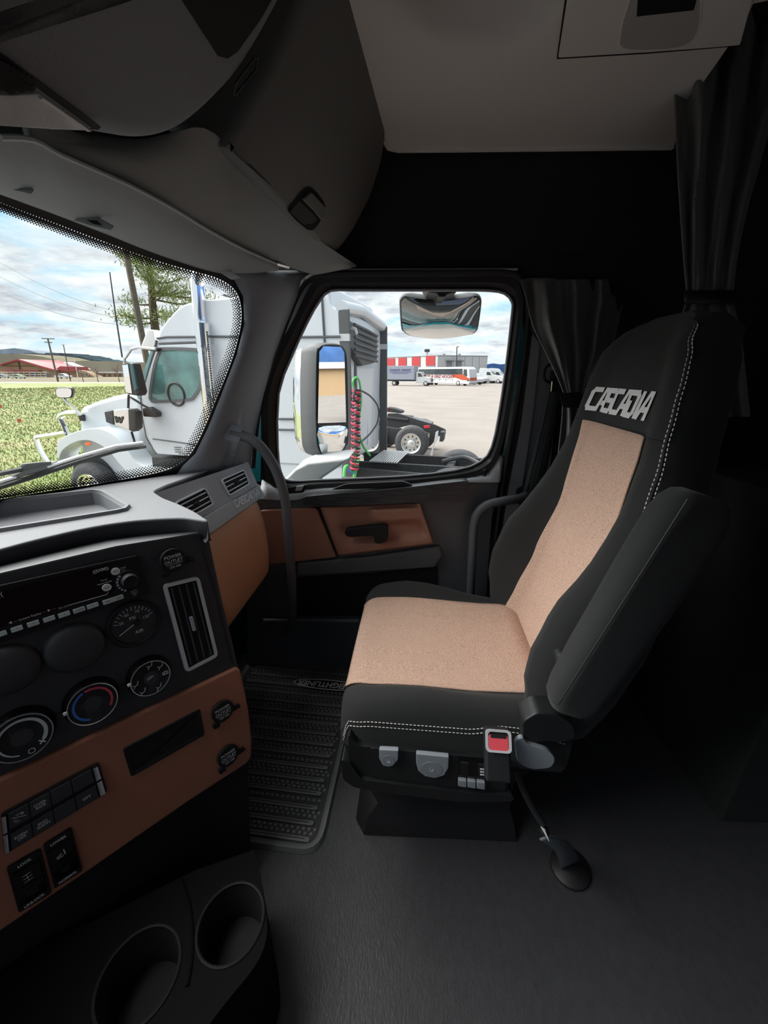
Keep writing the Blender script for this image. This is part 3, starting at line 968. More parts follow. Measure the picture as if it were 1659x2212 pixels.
c1 = curtain('window_curtain', 'dark curtain gathered beside the passenger door window', [
    (1126, 1345, 604, 1.165, 1.22, .028), (1138, 1345, 650, 1.165, 1.22, .028), (1150, 1335, 700, 1.16, 1.21, .026), (1178, 1320, 760, 1.155, 1.2, .022),
    (1204, 1290, 815, 1.15, 1.18, .014), (1218, 1275, 850, 1.145, 1.17, .008)], 3.4, .02, M['curtain'], loc=PT(1230, 850, 1.15))
curt2 = MB()
R2 = []
for (lu, ru, v, a) in [(1216, 1272, 868, .008), (1214, 1285, 905, .015), (1208, 1300, 960, .02), (1200, 1310, 1040, .025)]:
    R2.append([PT(lu + (ru - lu) * k / 40, v, 1.17 + a * sin(k / 40 * 3 * 2 * PI)) for k in range(41)])
solidify(build('lower_cloth', MB().grid(R2), M['curtain'], c1, smooth=80), 0.003)
build('tie_band', MB().prism([PT(*p, 1.125) for p in [(1208, 850), (1254, 846), (1268, 872), (1256, 882), (1216, 880)]], (CAM - PT(1240, 860, 1)).normalized() * 0.008), M['black'], c1, bevel=0.002)
c2 = curtain('sleeper_curtain', 'charcoal sleeper curtain tied back at head height behind the seat', [
    (1470, 1720, -60, .93, .98, .03), (1458, 1690, 150, .93, .97, .03), (1462, 1650, 320, .93, .96, .028), (1470, 1612, 460, .93, .955, .024), (1478, 1590, 570, .93, .95, .016), (1484, 1584, 630, .93, .945, .008)], 3.0, .03, M['curtain'], loc=PT(1530, 640, .93))
R2 = []
for (lu, ru, v, a) in [(1482, 1582, 652, .008), (1474, 1590, 680, .016), (1462, 1600, 720, .02), (1455, 1620, 900, .02)]:
    R2.append([PT(lu + (ru - lu) * k / 40, v, .95 + a * sin(k / 40 * 3 * 2 * PI)) for k in range(41)])
solidify(build('lower_cloth', MB().grid(R2), M['curtain'], c2, smooth=80), 0.003)
R2 = [[PT(1478 + 112 * k / 16, v, .925 - .012 * sin(k / 16 * PI)) for k in range(17)] for v in (628, 656)]
solidify(build('tie_band', MB().grid(R2), M['seal'], c2, smooth=80), 0.004)

# ------------------------------------------------------------------ sleeper cabinet in the dark behind the seat
slc = thing('sleeper_cabinet', 'dark sleeper cabinet in the shadow behind the passenger seat', 'cabinet', (1.5, 1.1, 0))
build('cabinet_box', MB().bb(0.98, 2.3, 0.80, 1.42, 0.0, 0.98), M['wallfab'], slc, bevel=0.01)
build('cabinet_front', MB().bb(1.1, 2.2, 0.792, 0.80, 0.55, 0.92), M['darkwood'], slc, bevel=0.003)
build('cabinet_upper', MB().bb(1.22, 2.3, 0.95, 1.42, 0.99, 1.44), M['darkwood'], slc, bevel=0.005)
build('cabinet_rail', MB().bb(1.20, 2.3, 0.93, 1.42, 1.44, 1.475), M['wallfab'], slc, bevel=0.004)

# ================================================================== DASHBOARD
from mathutils.geometry import tessellate_polygon


def slab(mb, outer, holes, d):
    """plate with holes, thickness vector d"""
    d = V(d)
    loops = [[V(p) for p in outer]] + [[V(p) for p in h] for h in holes]
    flat = [p for L in loops for p in L]
    tri = tessellate_polygon(loops)
    mb.add(flat, [tuple(t) for t in tri])
    mb.add([p + d for p in flat], [tuple(reversed(t)) for t in tri])
    for L in loops:
        n = len(L)
        mb.add(L + [p + d for p in L], [(i, (i + 1) % n, n + (i + 1) % n, n + i) for i in range(n)])
    return mb


_dA, _dN = plane3(PT(0, 1186, .675), PT(448, 1124, .835), PY(534, 991, 1.37))
DH = lambda u, v: PN(u, v, _dA, _dN)
dzt = lambda x, y: _dA.z - ((x - _dA.x) * _dN.x + (y - _dA.y) * _dN.y) / _dN.z

dash = thing('dashboard', 'grey dashboard with open tray, twin vents and brown glovebox panel', 'dashboard', (-0.7, 0.9, 0.0))
rear = [DH(*p) for p in [(-120, 1218), (-60, 1201), (0, 1186), (58, 1170), (116, 1156), (172, 1143), (231, 1132), (290, 1124), (345, 1120), (400, 1118), (454, 1126), (420, 1104), (386, 1088), (352, 1075), (330, 1061), (360, 1047), (386, 1038), (450, 1015), (490, 1003), (534, 991)]]
fw_ = []
for k in range(15):
    y = 1.36 - k * 0.13
    yy = max(min(y, 1.27), -0.4)
    x = wsx(yy, 0.97) + 0.012
    if k == 0:
        y = rear[-1].y - 0.004; x = rear[-1].x - 0.10
    fw_.append(V((x, y, dzt(x, y))))
drv = [V((-0.62, -0.5, dzt(-.62, -.5))), V((-0.66, 0.0, dzt(-.66, 0))), V((-0.78, 0.28, dzt(-.78, .28)))]
outer = round_poly(rear + fw_ + drv, .018, 4)
tray_out = [DH(*p) for p in px([(-70, 1098), (0, 1087), (200, 1064), (214, 1066), (225, 1072), (268, 1098), (264, 1102), (250, 1105), (0, 1145), (-70, 1157)], 0)]
d_ = MB()
zo = lambda L, i, dz: [p + V((0, 0, dz)) for p in offs(L, -i, (0, 0, 1))]
lip = [zo(outer, .004, 0), zo(outer, .0025, -.0003), zo(outer, .0012, -.0010), zo(outer, .0004, -.0022), zo(outer, 0, -.0036), zo(outer, .0003, -.0050), zo(outer, .006, -.046), zo(outer, .012, -.052)]
loops_ = [lip[0], tray_out]
d_.add([p for L in loops_ for p in L], [tuple(t) for t in tessellate_polygon(loops_)])
build('dash_top', d_, M['dash'], dash, smooth=None)
build('dash_edge', MB().loft(lip[:6], caps=False), M['dash'], dash, smooth=60)
build('dash_lip', MB().loft(lip[5:], caps=False), M['stack'], dash, smooth=40)
# tray
tf = [p + V((0, 0, -0.030)) for p in tray_out]
c_ = sum(tf, V()) / len(tf)
tf = [c_ + (p - c_) * 0.95 for p in tf]
t_ = MB().loft([[p for p in tray_out], tf], caps=False)
t_.add(tf, [tuple(range(len(tf)))])
build('dash_tray', t_, M['dash'], dash, smooth=30)
to = offs(tray_out, 0.016, (0, 0, 1))
build('tray_rim', MB().loft([[p + V((0, 0, -0.002)) for p in to], [p + V((0, 0, 0.007)) for p in offs(tray_out, 0.012, (0, 0, 1))], [p + V((0, 0, 0.007)) for p in offs(tray_out, 0.004, (0, 0, 1))], [p + V((0, 0, -0.004)) for p in tray_out]], caps=False), M['dash'], dash, smooth=50)
# dark body under the pad
build('dash_body', MB().prism([(-0.98, 0.55, 0.55), (-0.98, 1.39, 0.55), (-0.62, 1.39, 0.62), (-0.60, 1.1, 0.62), (-0.60, 0.75, 0.60)], (0, 0, 0.30)), M['black'], dash)

# passenger side fascia
pdA, pdC = DH(534, 997), DH(346, 1062)
pdA = pdA + V((0, 0, -0.012)); pdC = pdC + V((0, 0, -0.012))
hd = (pdA - pdC); hd.z = 0; hd.normalize()            # runs towards the door
nh = V((hd.y, -hd.x, 0))                              # faces the seats
if nh.x < 0: nh = -nh
Bq = PN(556, 1049, pdA, hd)                           # lower end of the right edge
_, pdN = plane3(pdA, pdC, Bq)
PF = lambda u, v, l=0.0: PN(u, v, pdA, pdN) + pdN * l
vd = hd.cross(pdN)
if vd.z < 0: vd = -vd


def pfp(name, L, th, m, parent=dash, l=0.0, **kw):
    return build(name, MB().prism([PF(u, v, l) for u, v in L], -pdN * th), m, parent, **kw)


pfp('upper_fascia', [(320, 1070), (536, 998), (557, 1048), (430, 1122), (340, 1122)], 0.02, M['dashpanel'])
pfp('trim_strip', [(400, 1140), (557, 1049), (569, 1069), (566, 1074), (440, 1162), (400, 1175)], 0.02, M['trimgrey'], l=0.006, bevel=0.003)


def air_vent(name, quad, fn, nrm, parent, nslat, vertical=False, bar=0.006, lab=None, tilt=0.0):
    """framed outlet with slats: quad = TL, TR, BR, BL corner pixels"""
    TL, TR, BR, BL = [fn(*p) for p in quad]
    fo = round_poly([TL, TR, BR, BL], 0.012, 4)
    fi = offs(fo, -bar, nrm)
    f = build(name, MB().loft([[p for p in fo], [p + nrm * 0.005 for p in offs(fo, -0.001, nrm)], [p + nrm * 0.005 for p in fi], [p - nrm * 0.001 for p in fi]], caps=False), M['silver'], parent, label=lab, smooth=40)
    build('vent_cavity', MB().loft([fi, [p - nrm * 0.0 for p in fi]], caps=False).prism([p - nrm * 0.0005 for p in fi], nrm * 0.0015), M['hole'], f)
    for k in range(1, nslat + 1):
        t = k / (nslat + 1)
        if vertical:
            a, b = TL.lerp(TR, t), BL.lerp(BR, t)
        else:
            a, b = TL.lerp(BL, t), TR.lerp(BR, t)
        dd = (b - a)
        a, b = a + dd * 0.06, b - dd * 0.06
        w = nrm.cross(dd.normalized()) * 0.0016
        build('slat', MB().prism([a - w, b - w, b + w, a + w], nrm * 0.004), M['silver'] if not vertical else M['grip'], f, bevel=0.0006)
    c = (TL + TR + BR + BL) / 4
    e1 = (TR - TL).normalized(); e2 = nrm.cross(e1)
    sz = (0.007, 0.034, 0.008) if vertical else (0.022, 0.006, 0.009)
    build('vent_knob', MB().box(c + nrm * 0.005, sz, (e1, (BL - TL).normalized(), nrm)), M['black'] if not vertical else M['dashpanel'], f, bevel=0.0015)
    return f


air_vent('air_vent', [(375, 1086), (442, 1053), (461, 1090), (398, 1126)], PF, pdN, dash, 3, bar=0.0045)
air_vent('air_vent', [(475, 1036), (525, 1014), (539, 1046), (494, 1073)], PF, pdN, dash, 3, bar=0.0045)
# badge
bc = PF(530, 1077, 0.0065)
bh = (PF(530, 1071) - PF(530, 1084)).length * 0.85
for mb in block_word('CASCADIA', bh, lambda a, b: bc + hd * a * 0.95 + vd * b + pdN * 0.001, shear=0.25, asp=0.92, stroke=0.25):
    for i in range(len(mb.v)):
        pass
    build('badge_letter', mb, M['badge'], dash, smooth=None)

# brown glovebox panel, bulging towards the seat
Rr = [(568, 1072), (578, 1092), (588, 1122), (594, 1156), (596, 1190), (592, 1216), (580, 1232)]
Ll = [(425, 1172), (436, 1200), (448, 1240), (462, 1285), (478, 1328), (490, 1354), (480, 1362)]
rows = []
for (ru, rv), (lu, lv) in zip(Rr, Ll):
    r3 = PN(ru, rv, pdA, hd)
    l3 = PN(lu, lv, r3, nh)
    row = []
    for k in range(13):
        t = k / 12
        p = l3.lerp(r3, t)
        if t > 0.8:
            p = p - nh * (0.05 * ((t - 0.8) / 0.2) ** 2) + hd * 0.0
        row.append(p)
    rows.append(row)
rows = [list(c) for c in zip(*[catmull(list(c), 4) for c in zip(*rows)])]
solidify(build('glovebox_panel', MB().grid(rows), M['brown_lit'], dash, smooth=80), 0.006)
0 and build('panel_seam', MB().tube([p + nh * 0.001 for p in rows[0][:-2]], 0.002, 5), M['thread'] if False else M['brown'], dash)

# ================================================================== CENTRE STACK
EH = ray(1700, 804); EH.z = 0; EH.normalize()
SNH = V((EH.y, -EH.x, 0))
if SNH.dot(CAM - PT(445, 1150, .85)) < 0: SNH = -SNH
SN = (SNH * cos(rad(10)) + V((0, 0, sin(rad(10))))).normalized()
EV = (V((0, 0, 1)) * cos(rad(10)) - SNH * sin(rad(10))).normalized()
SP0 = PT(445, 1150, 0.865)
SF = lambda u, v, l=0.0: PN(u, v, SP0, SN) + SN * l


def AB(u, v):
    p = SF(u, v) - SP0
    return p.dot(EH), p.dot(EV)


def SQ(a, b, l=0.0):
    return SP0 + EH * a + EV * b + SN * l


st = thing('center_stack', 'black control stack angled to the driver with knobs, gauge and radio', 'control panel', (-0.5, 0.75, 0.0))


def sp(name, L, th, m, parent=st, l=0.0, bevel=0.0, rnd=0.0, **kw):
    P = [SF(u, v, l) for u, v in L]
    if rnd: P = round_poly(P, rnd, 4)
    return build(name, MB().prism(P, SN * th), m, parent, bevel=bevel, **kw)


def sab(name, a0, b0, w, h, th, m, parent=st, l=0.0, r=0.002, bevel=0.0, **kw):
    return build(name, MB().prism([SQ(a0 + p[0], b0 + p[1], l) for p in rrect(w, h, r, 3)], SN * th), m, parent, bevel=bevel, **kw)


def stext(name, body, u, v, size, parent, m=None, l=0.001, **kw):
    return text(name, body, size, SF(u, v, l), EH, EV, m or M['white'], parent, depth=0.0, **kw)


build('stack_panel', MB().prism([SF(*p, 0) for p in [(-160, 1286), (0, 1236), (250, 1178), (445, 1147), (452, 1160), (480, 1290), (517, 1446), (515, 1480), (-160, 1800)]], -SN * 0.16), M['stack'], st, bevel=0.006)
brp = [(-160, 1752), (0, 1677), (250, 1560), (508, 1439), (516, 1444), (524, 1480), (534, 1530), (541, 1590), (541, 1630), (530, 1646), (400, 1730), (200, 1868), (0, 2004), (-160, 2110)]
build('switch_panel', MB().prism([SF(*p, 0.010) for p in brp], -SN * 0.10), M['brown'], st, bevel=0.007, seg=3)
build('panel_groove', MB().tube([SF(*p, 0.002) for p in [(428, 1152), (468, 1290), (502, 1434)]], 0.001, 5), M['hole'], st)
# lower black body down to the floor
lo_ = [SF(*p, -0.012) for p in [(-160, 2080), (0, 1985), (200, 1850), (400, 1714), (538, 1620), (544, 1650), (546, 1760), (549, 1850)]]
a0_, b0_ = AB(549, 1850)
a1_, _ = AB(-160, 2080)
zf = lambda a: SQ(a, 0, -0.012)
low = lo_ + [SQ(a0_ + 0.01, -(SP0.z - 0.004) / cos(rad(10)), -0.012), SQ(a1_, -(SP0.z - 0.004) / cos(rad(10)), -0.012)]
build('lower_panel', MB().prism(low, -SN * 0.14), M['black'], st, bevel=0.01)

# radio
rd = sp('radio', [(-140, 1298), (0, 1262), (297, 1197), (322, 1281), (150, 1336), (0, 1386), (-140, 1436)], 0.010, mat('radio_black', (0.012, 0.011, 0.012), 0.35, spec=0.3), rnd=0.006, bevel=0.002)
sp('display', [(-130, 1310), (0, 1275), (232, 1217), (246, 1272), (240, 1278), (0, 1350), (-130, 1392)], 0.0015, mat('display_glass', (0.010, 0.003, 0.004), 0.35, spec=0.15), rd, l=0.010, rnd=0.004)


def disc(name, u, v, r, th, m, parent, l=0.0, n=20, sq=1.0, **kw):
    mb = MB().prism([SF(u, v, l) + EH * (r * cos(2 * PI * k / n)) + EV * (r * sq * sin(2 * PI * k / n)) for k in range(n)], SN * th)
    return build(name, mb, m, parent, **kw)


kb = disc('tuning_knob', 274, 1252, 0.0215, 0.006, M['black'], rd, 0.010, 28, bevel=0.001)
build('knob_cap', MB().lathe([(0.0155, 0), (0.0145, 0.010), (0.012, 0.013), (0.004, 0.011), (0.0, 0.0105)], SF(276, 1251, 0.015), SN, 24), M['black'], rd, smooth=50)
for k in range(7):
    a = rad(130 + k * 18)
    sab('knob_key', *(lambda q: (q[0] + 0.0185 * cos(a), q[1] + 0.0185 * sin(a)))(AB(274, 1252)), 0.004, 0.004, 0.001, M['dashpanel'], rd, 0.0165)
disc('round_button', 247, 1232, 0.0075, 0.003, M['white'], rd, 0.010, sq=0.9)
disc('round_button', 228, 1266, 0.0075, 0.003, M['white'], rd, 0.0115, sq=0.9)
stext('radio_text', 'SRC', 247, 1232, 0.0042, rd, M['black'], l=0.0135)
stext('radio_text', 'Scan', 228, 1266, 0.0045, rd, M['black'], l=0.015)
for u, v in ((2, 1365), (36, 1354), (71, 1343), (105, 1333), (137, 1323.5), (169, 1314), (198, 1305)):
    sab('preset_button', *AB(u, v), (AB(u + 12.5, v - 4)[0] - AB(u - 12.5, v + 4)[0]), 0.0078, 0.003, M['pale'], rd, 0.010, 0.001)
sab('preset_button', *AB(242, 1292), (AB(264, 1285)[0] - AB(220, 1299)[0]), 0.0085, 0.003, M['pale'], rd, 0.010, 0.001)
for (u, v), s_ in zip(((36, 1353), (71, 1343), (105, 1332), (137, 1323), (169, 1314), (198, 1305), (231, 1296), (255, 1288)), ('1', '2', '3', '4', '5 RDM', '6', 'PREV', 'NEXT')):
    stext('radio_text', s_, u, v, 0.0042, rd, M['black'], l=0.0135)
stext('radio_text', '((SXM))', 215, 1229, 0.0078, rd, M['grey_print'], l=0.0122, weight=0.0002)
stext('radio_text', 'Sound', 222, 1250, 0.0042, rd, l=0.0122)
stext('radio_text', 'Instant Replay', 224, 1256, 0.0042, rd, l=0.0122)
stext('radio_text', '\u25c0 \u2014 Instant Replay \u2014 \u25b6 \u2014', 70, 1326, 0.0052, rd, l=0.0122)
stext('radio_text', 'Go Live', 137, 1307, 0.0052, rd, l=0.0122)
build('radio_line', MB().band([SF(150, 1303, 0.0122), SF(228, 1281, 0.0122), SF(231, 1277, 0.0122)], 0.0011, SN * 0.0002), M['white'], rd)
stext('radio_text', 'PWR\nESC', 264, 1227, 0.0042, rd, l=0.0105)
stext('radio_text', 'MUTE\nMENU\nOK', 288, 1278, 0.0042, rd, l=0.0105)
stext('radio_text', '((', 0, 1281, 0.011, rd, M['grey_print'], l=0.0122)


# power outlets
def outlet(u, v, l=0.0):
    o = disc('power_outlet', u, v, 0.0255, 0.010, M['black'], st, l, 32, bevel=0.003)
    q = AB(u, v)
    sab('outlet_tab', q[0] + 0.030, q[1] - 0.012, 0.022, 0.010, 0.006, M['black'], o, l, 0.004, bevel=0.001)
    sab('outlet_lip', q[0] - 0.020, q[1] - 0.026, 0.016, 0.012, 0.008, M['black'], o, l, 0.004, bevel=0.001)
    for dy, s_, sz in ((0.0085, 'POWER', 0.0098), (-0.0015, 'OUTLET', 0.0098), (-0.0135, '12V-10A', 0.0066)):
        text('outlet_text', s_, sz, SQ(q[0], q[1] + dy, l + 0.0102), EH, EV, M['grey_print'], o, depth=0, weight=0.0001)
    build('outlet_line', MB().band([SQ(q[0] - 0.016, q[1] - 0.0075, l + 0.0102), SQ(q[0] + 0.016, q[1] - 0.0075, l + 0.0102)], 0.0007, SN * 0.0002), M['grey_print'], o)


outlet(372, 1209)
outlet(475, 1530, 0.010)
outlet(487, 1625, 0.010)

air_vent('tall_air_vent', [(349, 1262), (429, 1243), (471, 1416), (400, 1453)], lambda u, v: SF(u, v, 0.001), SN, st, 4, vertical=True, bar=0.008)

# gauge
ga = build('air_gauge', MB().lathe([(0.0465, 0), (0.048, 0.006), (0.0455, 0.010), (0.040, 0.009), (0.0385, 0.003)], SF(290, 1346), SN, 40, caps=False), M['black'], st, smooth=50)
disc('gauge_face', 290, 1346, 0.039, 0.0005, mat('gauge_black', (0.01, 0.011, 0.013), 0.3), ga, 0.003, 36)
gq = AB(290, 1346)
for k in range(13):
    a = rad(160 - k * 12.0)
    r0 = 0.031 if k % 3 else 0.029
    build('gauge_tick', MB().band([SQ(gq[0] + r0 * cos(a), gq[1] + r0 * sin(a), 0.004), SQ(gq[0] + 0.0355 * cos(a), gq[1] + 0.0355 * sin(a), 0.004)], 0.0011, SN * 0.0002), M['white'], ga)
for s_, a, r in (('50', 155, 0.0235), ('60', 112, 0.0245), ('70', 68, 0.0245), ('120', 14, 0.022)):
    text('gauge_text', s_, 0.008, SQ(gq[0] + r * cos(rad(a)), gq[1] + r * sin(rad(a)), 0.004), EH, EV, M['white'], ga, depth=0)
text('gauge_text', 'PSI', 0.0095, SQ(gq[0] - 0.001, gq[1] + 0.0125, 0.004), EH, EV, M['white'], ga, depth=0)
text('gauge_text', 'AIR', 0.010, SQ(gq[0] + 0.004, gq[1] - 0.019, 0.004), EH, EV, M['white'], ga, depth=0)
build('needle', MB().band([SQ(gq[0] - 0.029, gq[1] - 0.012, 0.005), SQ(gq[0] + 0.006, gq[1] + 0.0025, 0.005)], 0.0015, SN * 0.0004), M['white'], ga)
build('needle_hub', MB().lathe([(0.007, 0), (0.006, 0.003), (0.0, 0.0035)], SQ(gq[0] + 0.004, gq[1], 0.0035), SN, 16), M['black'], ga)

# round blanking covers
for u, v, kk in ((163, 1398, .90), (18, 1446, .84)):
    build('blank_cover', MB().lathe([(a_ * kk, b_) for a_, b_ in ((0.0535, -0.001), (0.0525, 0.001), (0.048, 0.009), (0.042, 0.0125), (0.03, 0.0145), (0.0, 0.015))], SF(u, v), SN, 40), M['stack'], st, smooth=60)


# rotary knobs
def knob(name, u, v, R_, ang=178):
    k_ = build(name, MB().lathe([(R_ * 1.12, -0.001), (R_ * 1.10, 0.004), (R_ * 1.02, 0.012), (R_ * 0.98, 0.016), (R_ * 0.92, 0.0165)], SF(u, v), SN, 44, caps=False), M['gloss'], st, smooth=50)
    q = AB(u, v)
    build('chrome_ring', MB().lathe([(R_ * 0.985, 0.0155), (R_ * 0.965, 0.0185), (R_ * 0.925, 0.0185), (R_ * 0.915, 0.0165)], SF(u, v), SN, 44, caps=False), M['chrome'], k_, smooth=50)
    build('knob_face', MB().lathe([(R_ * 0.92, 0.0165), (R_ * 0.35, 0.0165), (R_ * 0.30, 0.0155), (0, 0.0135)], SF(u, v), SN, 40), M['stack'], k_, smooth=40)
    a = rad(ang)
    sab('pointer', q[0] + R_ * 1.0 * cos(a), q[1] + R_ * 1.0 * sin(a), 0.007, 0.005, 0.004, M['white'], k_, 0.0145, 0.001)
    return k_, q


def arc(name, q, r, a0, a1, w, m, parent, l=0.0172, w1=None):
    N = 28
    o_, i_ = [], []
    for k in range(N + 1):
        t = k / N
        a = rad(a0 + (a1 - a0) * t)
        ww = w + ((w1 if w1 else w) - w) * t
        o_.append(SQ(q[0] + (r + ww / 2) * cos(a), q[1] + (r + ww / 2) * sin(a), l))
        i_.append(SQ(q[0] + (r - ww / 2) * cos(a), q[1] + (r - ww / 2) * sin(a), l))
    return build(name, MB().grid([o_, i_]), m, parent, smooth=None)


def icon(parent, q, strokes, s, w=0.0011, l=0.0172, m=None):
    mb = MB()
    for stk in strokes:
        mb.band([SQ(q[0] + a * s, q[1] + b * s, l) for a, b in stk], w, SN * 0.0002)
    return build('icon', mb, m or M['white'], parent, smooth=None)


SEAT_I = [[(-.5, .1), (-.2, -.2), (.25, -.05), (.45, .55)], [(-.2, -.2), (-.45, -.6)]]
k1, q1 = knob('mode_knob', 321, 1458, 0.0375, 170)
for a, r in ((80, 0.027), (35, 0.027), (180, 0.027), (228, 0.028), (290, 0.028)):
    icon(k1, (q1[0] + r * cos(rad(a)), q1[1] + r * sin(rad(a))), SEAT_I, 0.011)
icon(k1, (q1[0] + 0.027 * cos(rad(-8)), q1[1] + 0.027 * sin(rad(-8))), [[(-.5, -.3), (-.5, .2), (0, .4), (.5, .2), (.5, -.3), (-.5, -.3)], [(-.2, -.2), (-.2, .2)], [(.2, -.2), (.2, .2)]], 0.010)
icon(k1, q1, [[(-.6, -.2), (-.1, -.1), (.5, .2)], [(-.6, .15), (-.1, .25), (.2, .3)]], 0.011, l=0.0166)
k2, q2 = knob('temperature_knob', 198, 1512, 0.0405, 172)
arc('cold_arc', q2, 0.0295, 108, 248, 0.0042, M['blue'], k2)
arc('hot_arc', q2, 0.0295, 102, -38, 0.0042, M['redprint'], k2)
icon(k2, q2, [[(.35 * cos(rad(60 * k)), .35 * sin(rad(60 * k))), (.7 * cos(rad(60 * k)), .7 * sin(rad(60 * k)))] for k in range(6)] + [[(.35 * cos(rad(60 * k)), .35 * sin(rad(60 * k))), (.35 * cos(rad(60 * k + 60)), .35 * sin(rad(60 * k + 60)))] for k in range(6)], 0.009, 0.0009, 0.0160)
k3, q3 = knob('fan_knob', 47, 1583, 0.0425, 180)
arc('fan_arc', q3, 0.031, 250, -40, 0.0022, M['pale'], k3, w1=0.006)
icon(k3, q3, [[(.6, -.1), (-.2, -.2), (-.45, .1), (-.2, .45), (.2, .45)], [(.35, .1), (.6, -.1), (.4, -.35)]], 0.010, 0.0014, 0.0160)
icon(k3, (q3[0] + 0.005, q3[1] - 0.031), [[(.5 * cos(rad(45 * k)), .5 * sin(rad(45 * k))), (.5 * cos(rad(45 * k + 45)), .5 * sin(rad(45 * k + 45)))] for k in range(8)], 0.009)
icon(k3, (q3[0] + 0.021, q3[1] - 0.023), [[(-.5, -.5), (.5, .5)], [(-.5, .5), (.5, -.5)]], 0.006, 0.0022)
for a, b in (((118, 1544), (150, 1530)), ((252, 1485), (278, 1474))):
    build('knob_groove', MB().tube([SF(*a, 0.0003), SF(*b, 0.0003)], 0.0012, 5), M['hole'], st)

# storage slot
cu = [SF(*p, 0.010) for p in [(262, 1611), (428, 1526), (439, 1583), (281, 1673)]]
cuo = round_poly(cu, 0.006, 3)
cui = offs(cuo, -0.009, SN)
so_ = build('storage_slot', MB().loft([cuo, [p + SN * 0.003 for p in offs(cuo, -0.002, SN)], [p + SN * 0.002 for p in cui], [p - SN * 0.002 for p in offs(cui, -0.002, SN)]], caps=False), M['black'], st, smooth=40)
build('slot_cavity', MB().prism([p + SN * 0.0008 for p in cui], SN * 0.0005), M['hole'], so_, smooth=None)

# bank of eight push buttons
BK = [(1, 1748), (210, 1638), (229, 1702), (9, 1834)]
bk = sp('button_bank', BK, 0.006, M['hole'], l=0.010, rnd=0.006, bevel=0.0015)


def bil(Q, s, t):
    a = V((*Q[0], 0)).lerp(V((*Q[1], 0)), s)
    b = V((*Q[3], 0)).lerp(V((*Q[2], 0)), s)
    c = a.lerp(b, t)
    return c.x, c.y


names = [['', 'OVER\nRIDE', '', ''], ['RGEN\nOFF', 'ENG\nSHDN', '', 'OPT']]
for j in range(2):
    for i in range(4):
        s0, s1 = 0.075 + i * 0.212, 0.075 + (i + 1) * 0.212 - 0.006
        t0, t1 = (0.05, 0.44) if j == 0 else (0.56, 0.95)
        b_ = sp('push_button', [bil(BK, s0, t0), bil(BK, s1, t0), bil(BK, s1, t1), bil(BK, s0, t1)], 0.004, M['stack'], bk, l=0.016, bevel=0.001)
        if names[j][i]:
            c = bil(BK, (s0 + s1) / 2, (t0 + t1) / 2)
            stext('button_text', names[j][i], c[0], c[1], 0.0066, bk, M['grey_print'], l=0.0203, weight=0.0001, line=0.9)
        elif i == 0:
            c = AB(*bil(BK, (s0 + s1) / 2, (t0 + t1) / 2))
            icon(bk, c, [[(-.6, .3), (.6, -.3)], [(-.2, .4), (.2, .4), (.5, .2)], [(-.6, -.2), (-.3, -.2)], [(-.5, -.5), (-.1, -.5)], [(.3, .1), (.5, .3), (.3, .4)]], 0.013, 0.0008, 0.0203, M['grey_print'])
for s0, s1 in ((0.005, 0.055), (0.93, 0.985)):
    for t0, t1 in ((0.05, 0.46), (0.5, 0.95)):
        sp('silver_end', [bil(BK, s0, t0), bil(BK, s1, t0), bil(BK, s1, t1), bil(BK, s0, t1)], 0.006, M['chrome'], bk, l=0.016, bevel=0.0015)

# two rocker switches
for Q, tx in (([(14, 1862), (86, 1822), (110, 1915), (40, 1957)], ('LOCK', 'INTR\nAXLE', 'UNLOCK')), ([(92, 1814), (152, 1777), (176, 1868), (116, 1906)], ('LOWER', 'SUSP\nHGT', 'NORMAL'))):
    rk = sp('rocker_switch', Q, 0.007, M['black'], l=0.010, rnd=0.004, bevel=0.002)
    sp('rocker_upper', [bil(Q, .08, .16), bil(Q, .92, .16), bil(Q, .92, .5), bil(Q, .08, .5)], 0.006, M['gloss'], rk, l=0.017, bevel=0.002)
    sp('rocker_lower', [bil(Q, .08, .52), bil(Q, .92, .52), bil(Q, .92, .86), bil(Q, .08, .86)], 0.003, M['gloss'], rk, l=0.017, bevel=0.002)
    stext('switch_text', tx[0], *bil(Q, .5, .08), 0.0066, rk, M['grey_print'], l=0.0173, weight=0.0002)
    stext('switch_text', tx[1], *bil(Q, .52, .70), 0.0062, rk, M['grip'], l=0.0203)
    stext('switch_text', tx[2], *bil(Q, .5, .93), 0.0066, rk, M['grey_print'], l=0.0173, weight=0.0002)
    c = AB(*bil(Q, .5, .34))
    if tx[0] == 'LOCK':
        icon(rk, c, [[(-.4, .5), (.4, .5)], [(-.4, -.5), (.4, -.5)], [(0, -.5), (0, .5)], [(-.4, .0), (.4, .0)]], 0.013, 0.0010, 0.0235, M['dashpanel'])
    else:
        icon(rk, c, [[(-.5, -.3), (.1, -.3)], [(-.5, -.1), (0, .1)], [(.35, -.2), (.35, .5)]], 0.013, 0.0016, 0.0235, M['pale'])

# ================================================================== FLOOR CONSOLE WITH CUP HOLDERS
CZ = 0.27
fc = thing('cup_console', 'black floor console with two round cup holders below the brown panel', 'console', (-0.35, 0.4, 0))
oc = [PZ(*p, CZ) for p in px([(549, 1835), (556, 1862), (568, 1920), (577, 1985), (576, 2025), (562, 2068), (536, 2108), (505, 2145), (462, 2200), (420, 2260), (380, 2330)], 2)]
oc += [PZ(100, 2420, CZ), PZ(-200, 2300, CZ), PZ(-100, 2120, CZ), PZ(200, 1990, CZ), PZ(420, 1880, CZ)]


def ring_pts(c, r, z, n=36):
    return [V((c.x + r * cos(2 * PI * k / n), c.y + r * sin(2 * PI * k / n), z)) for k in range(n)]


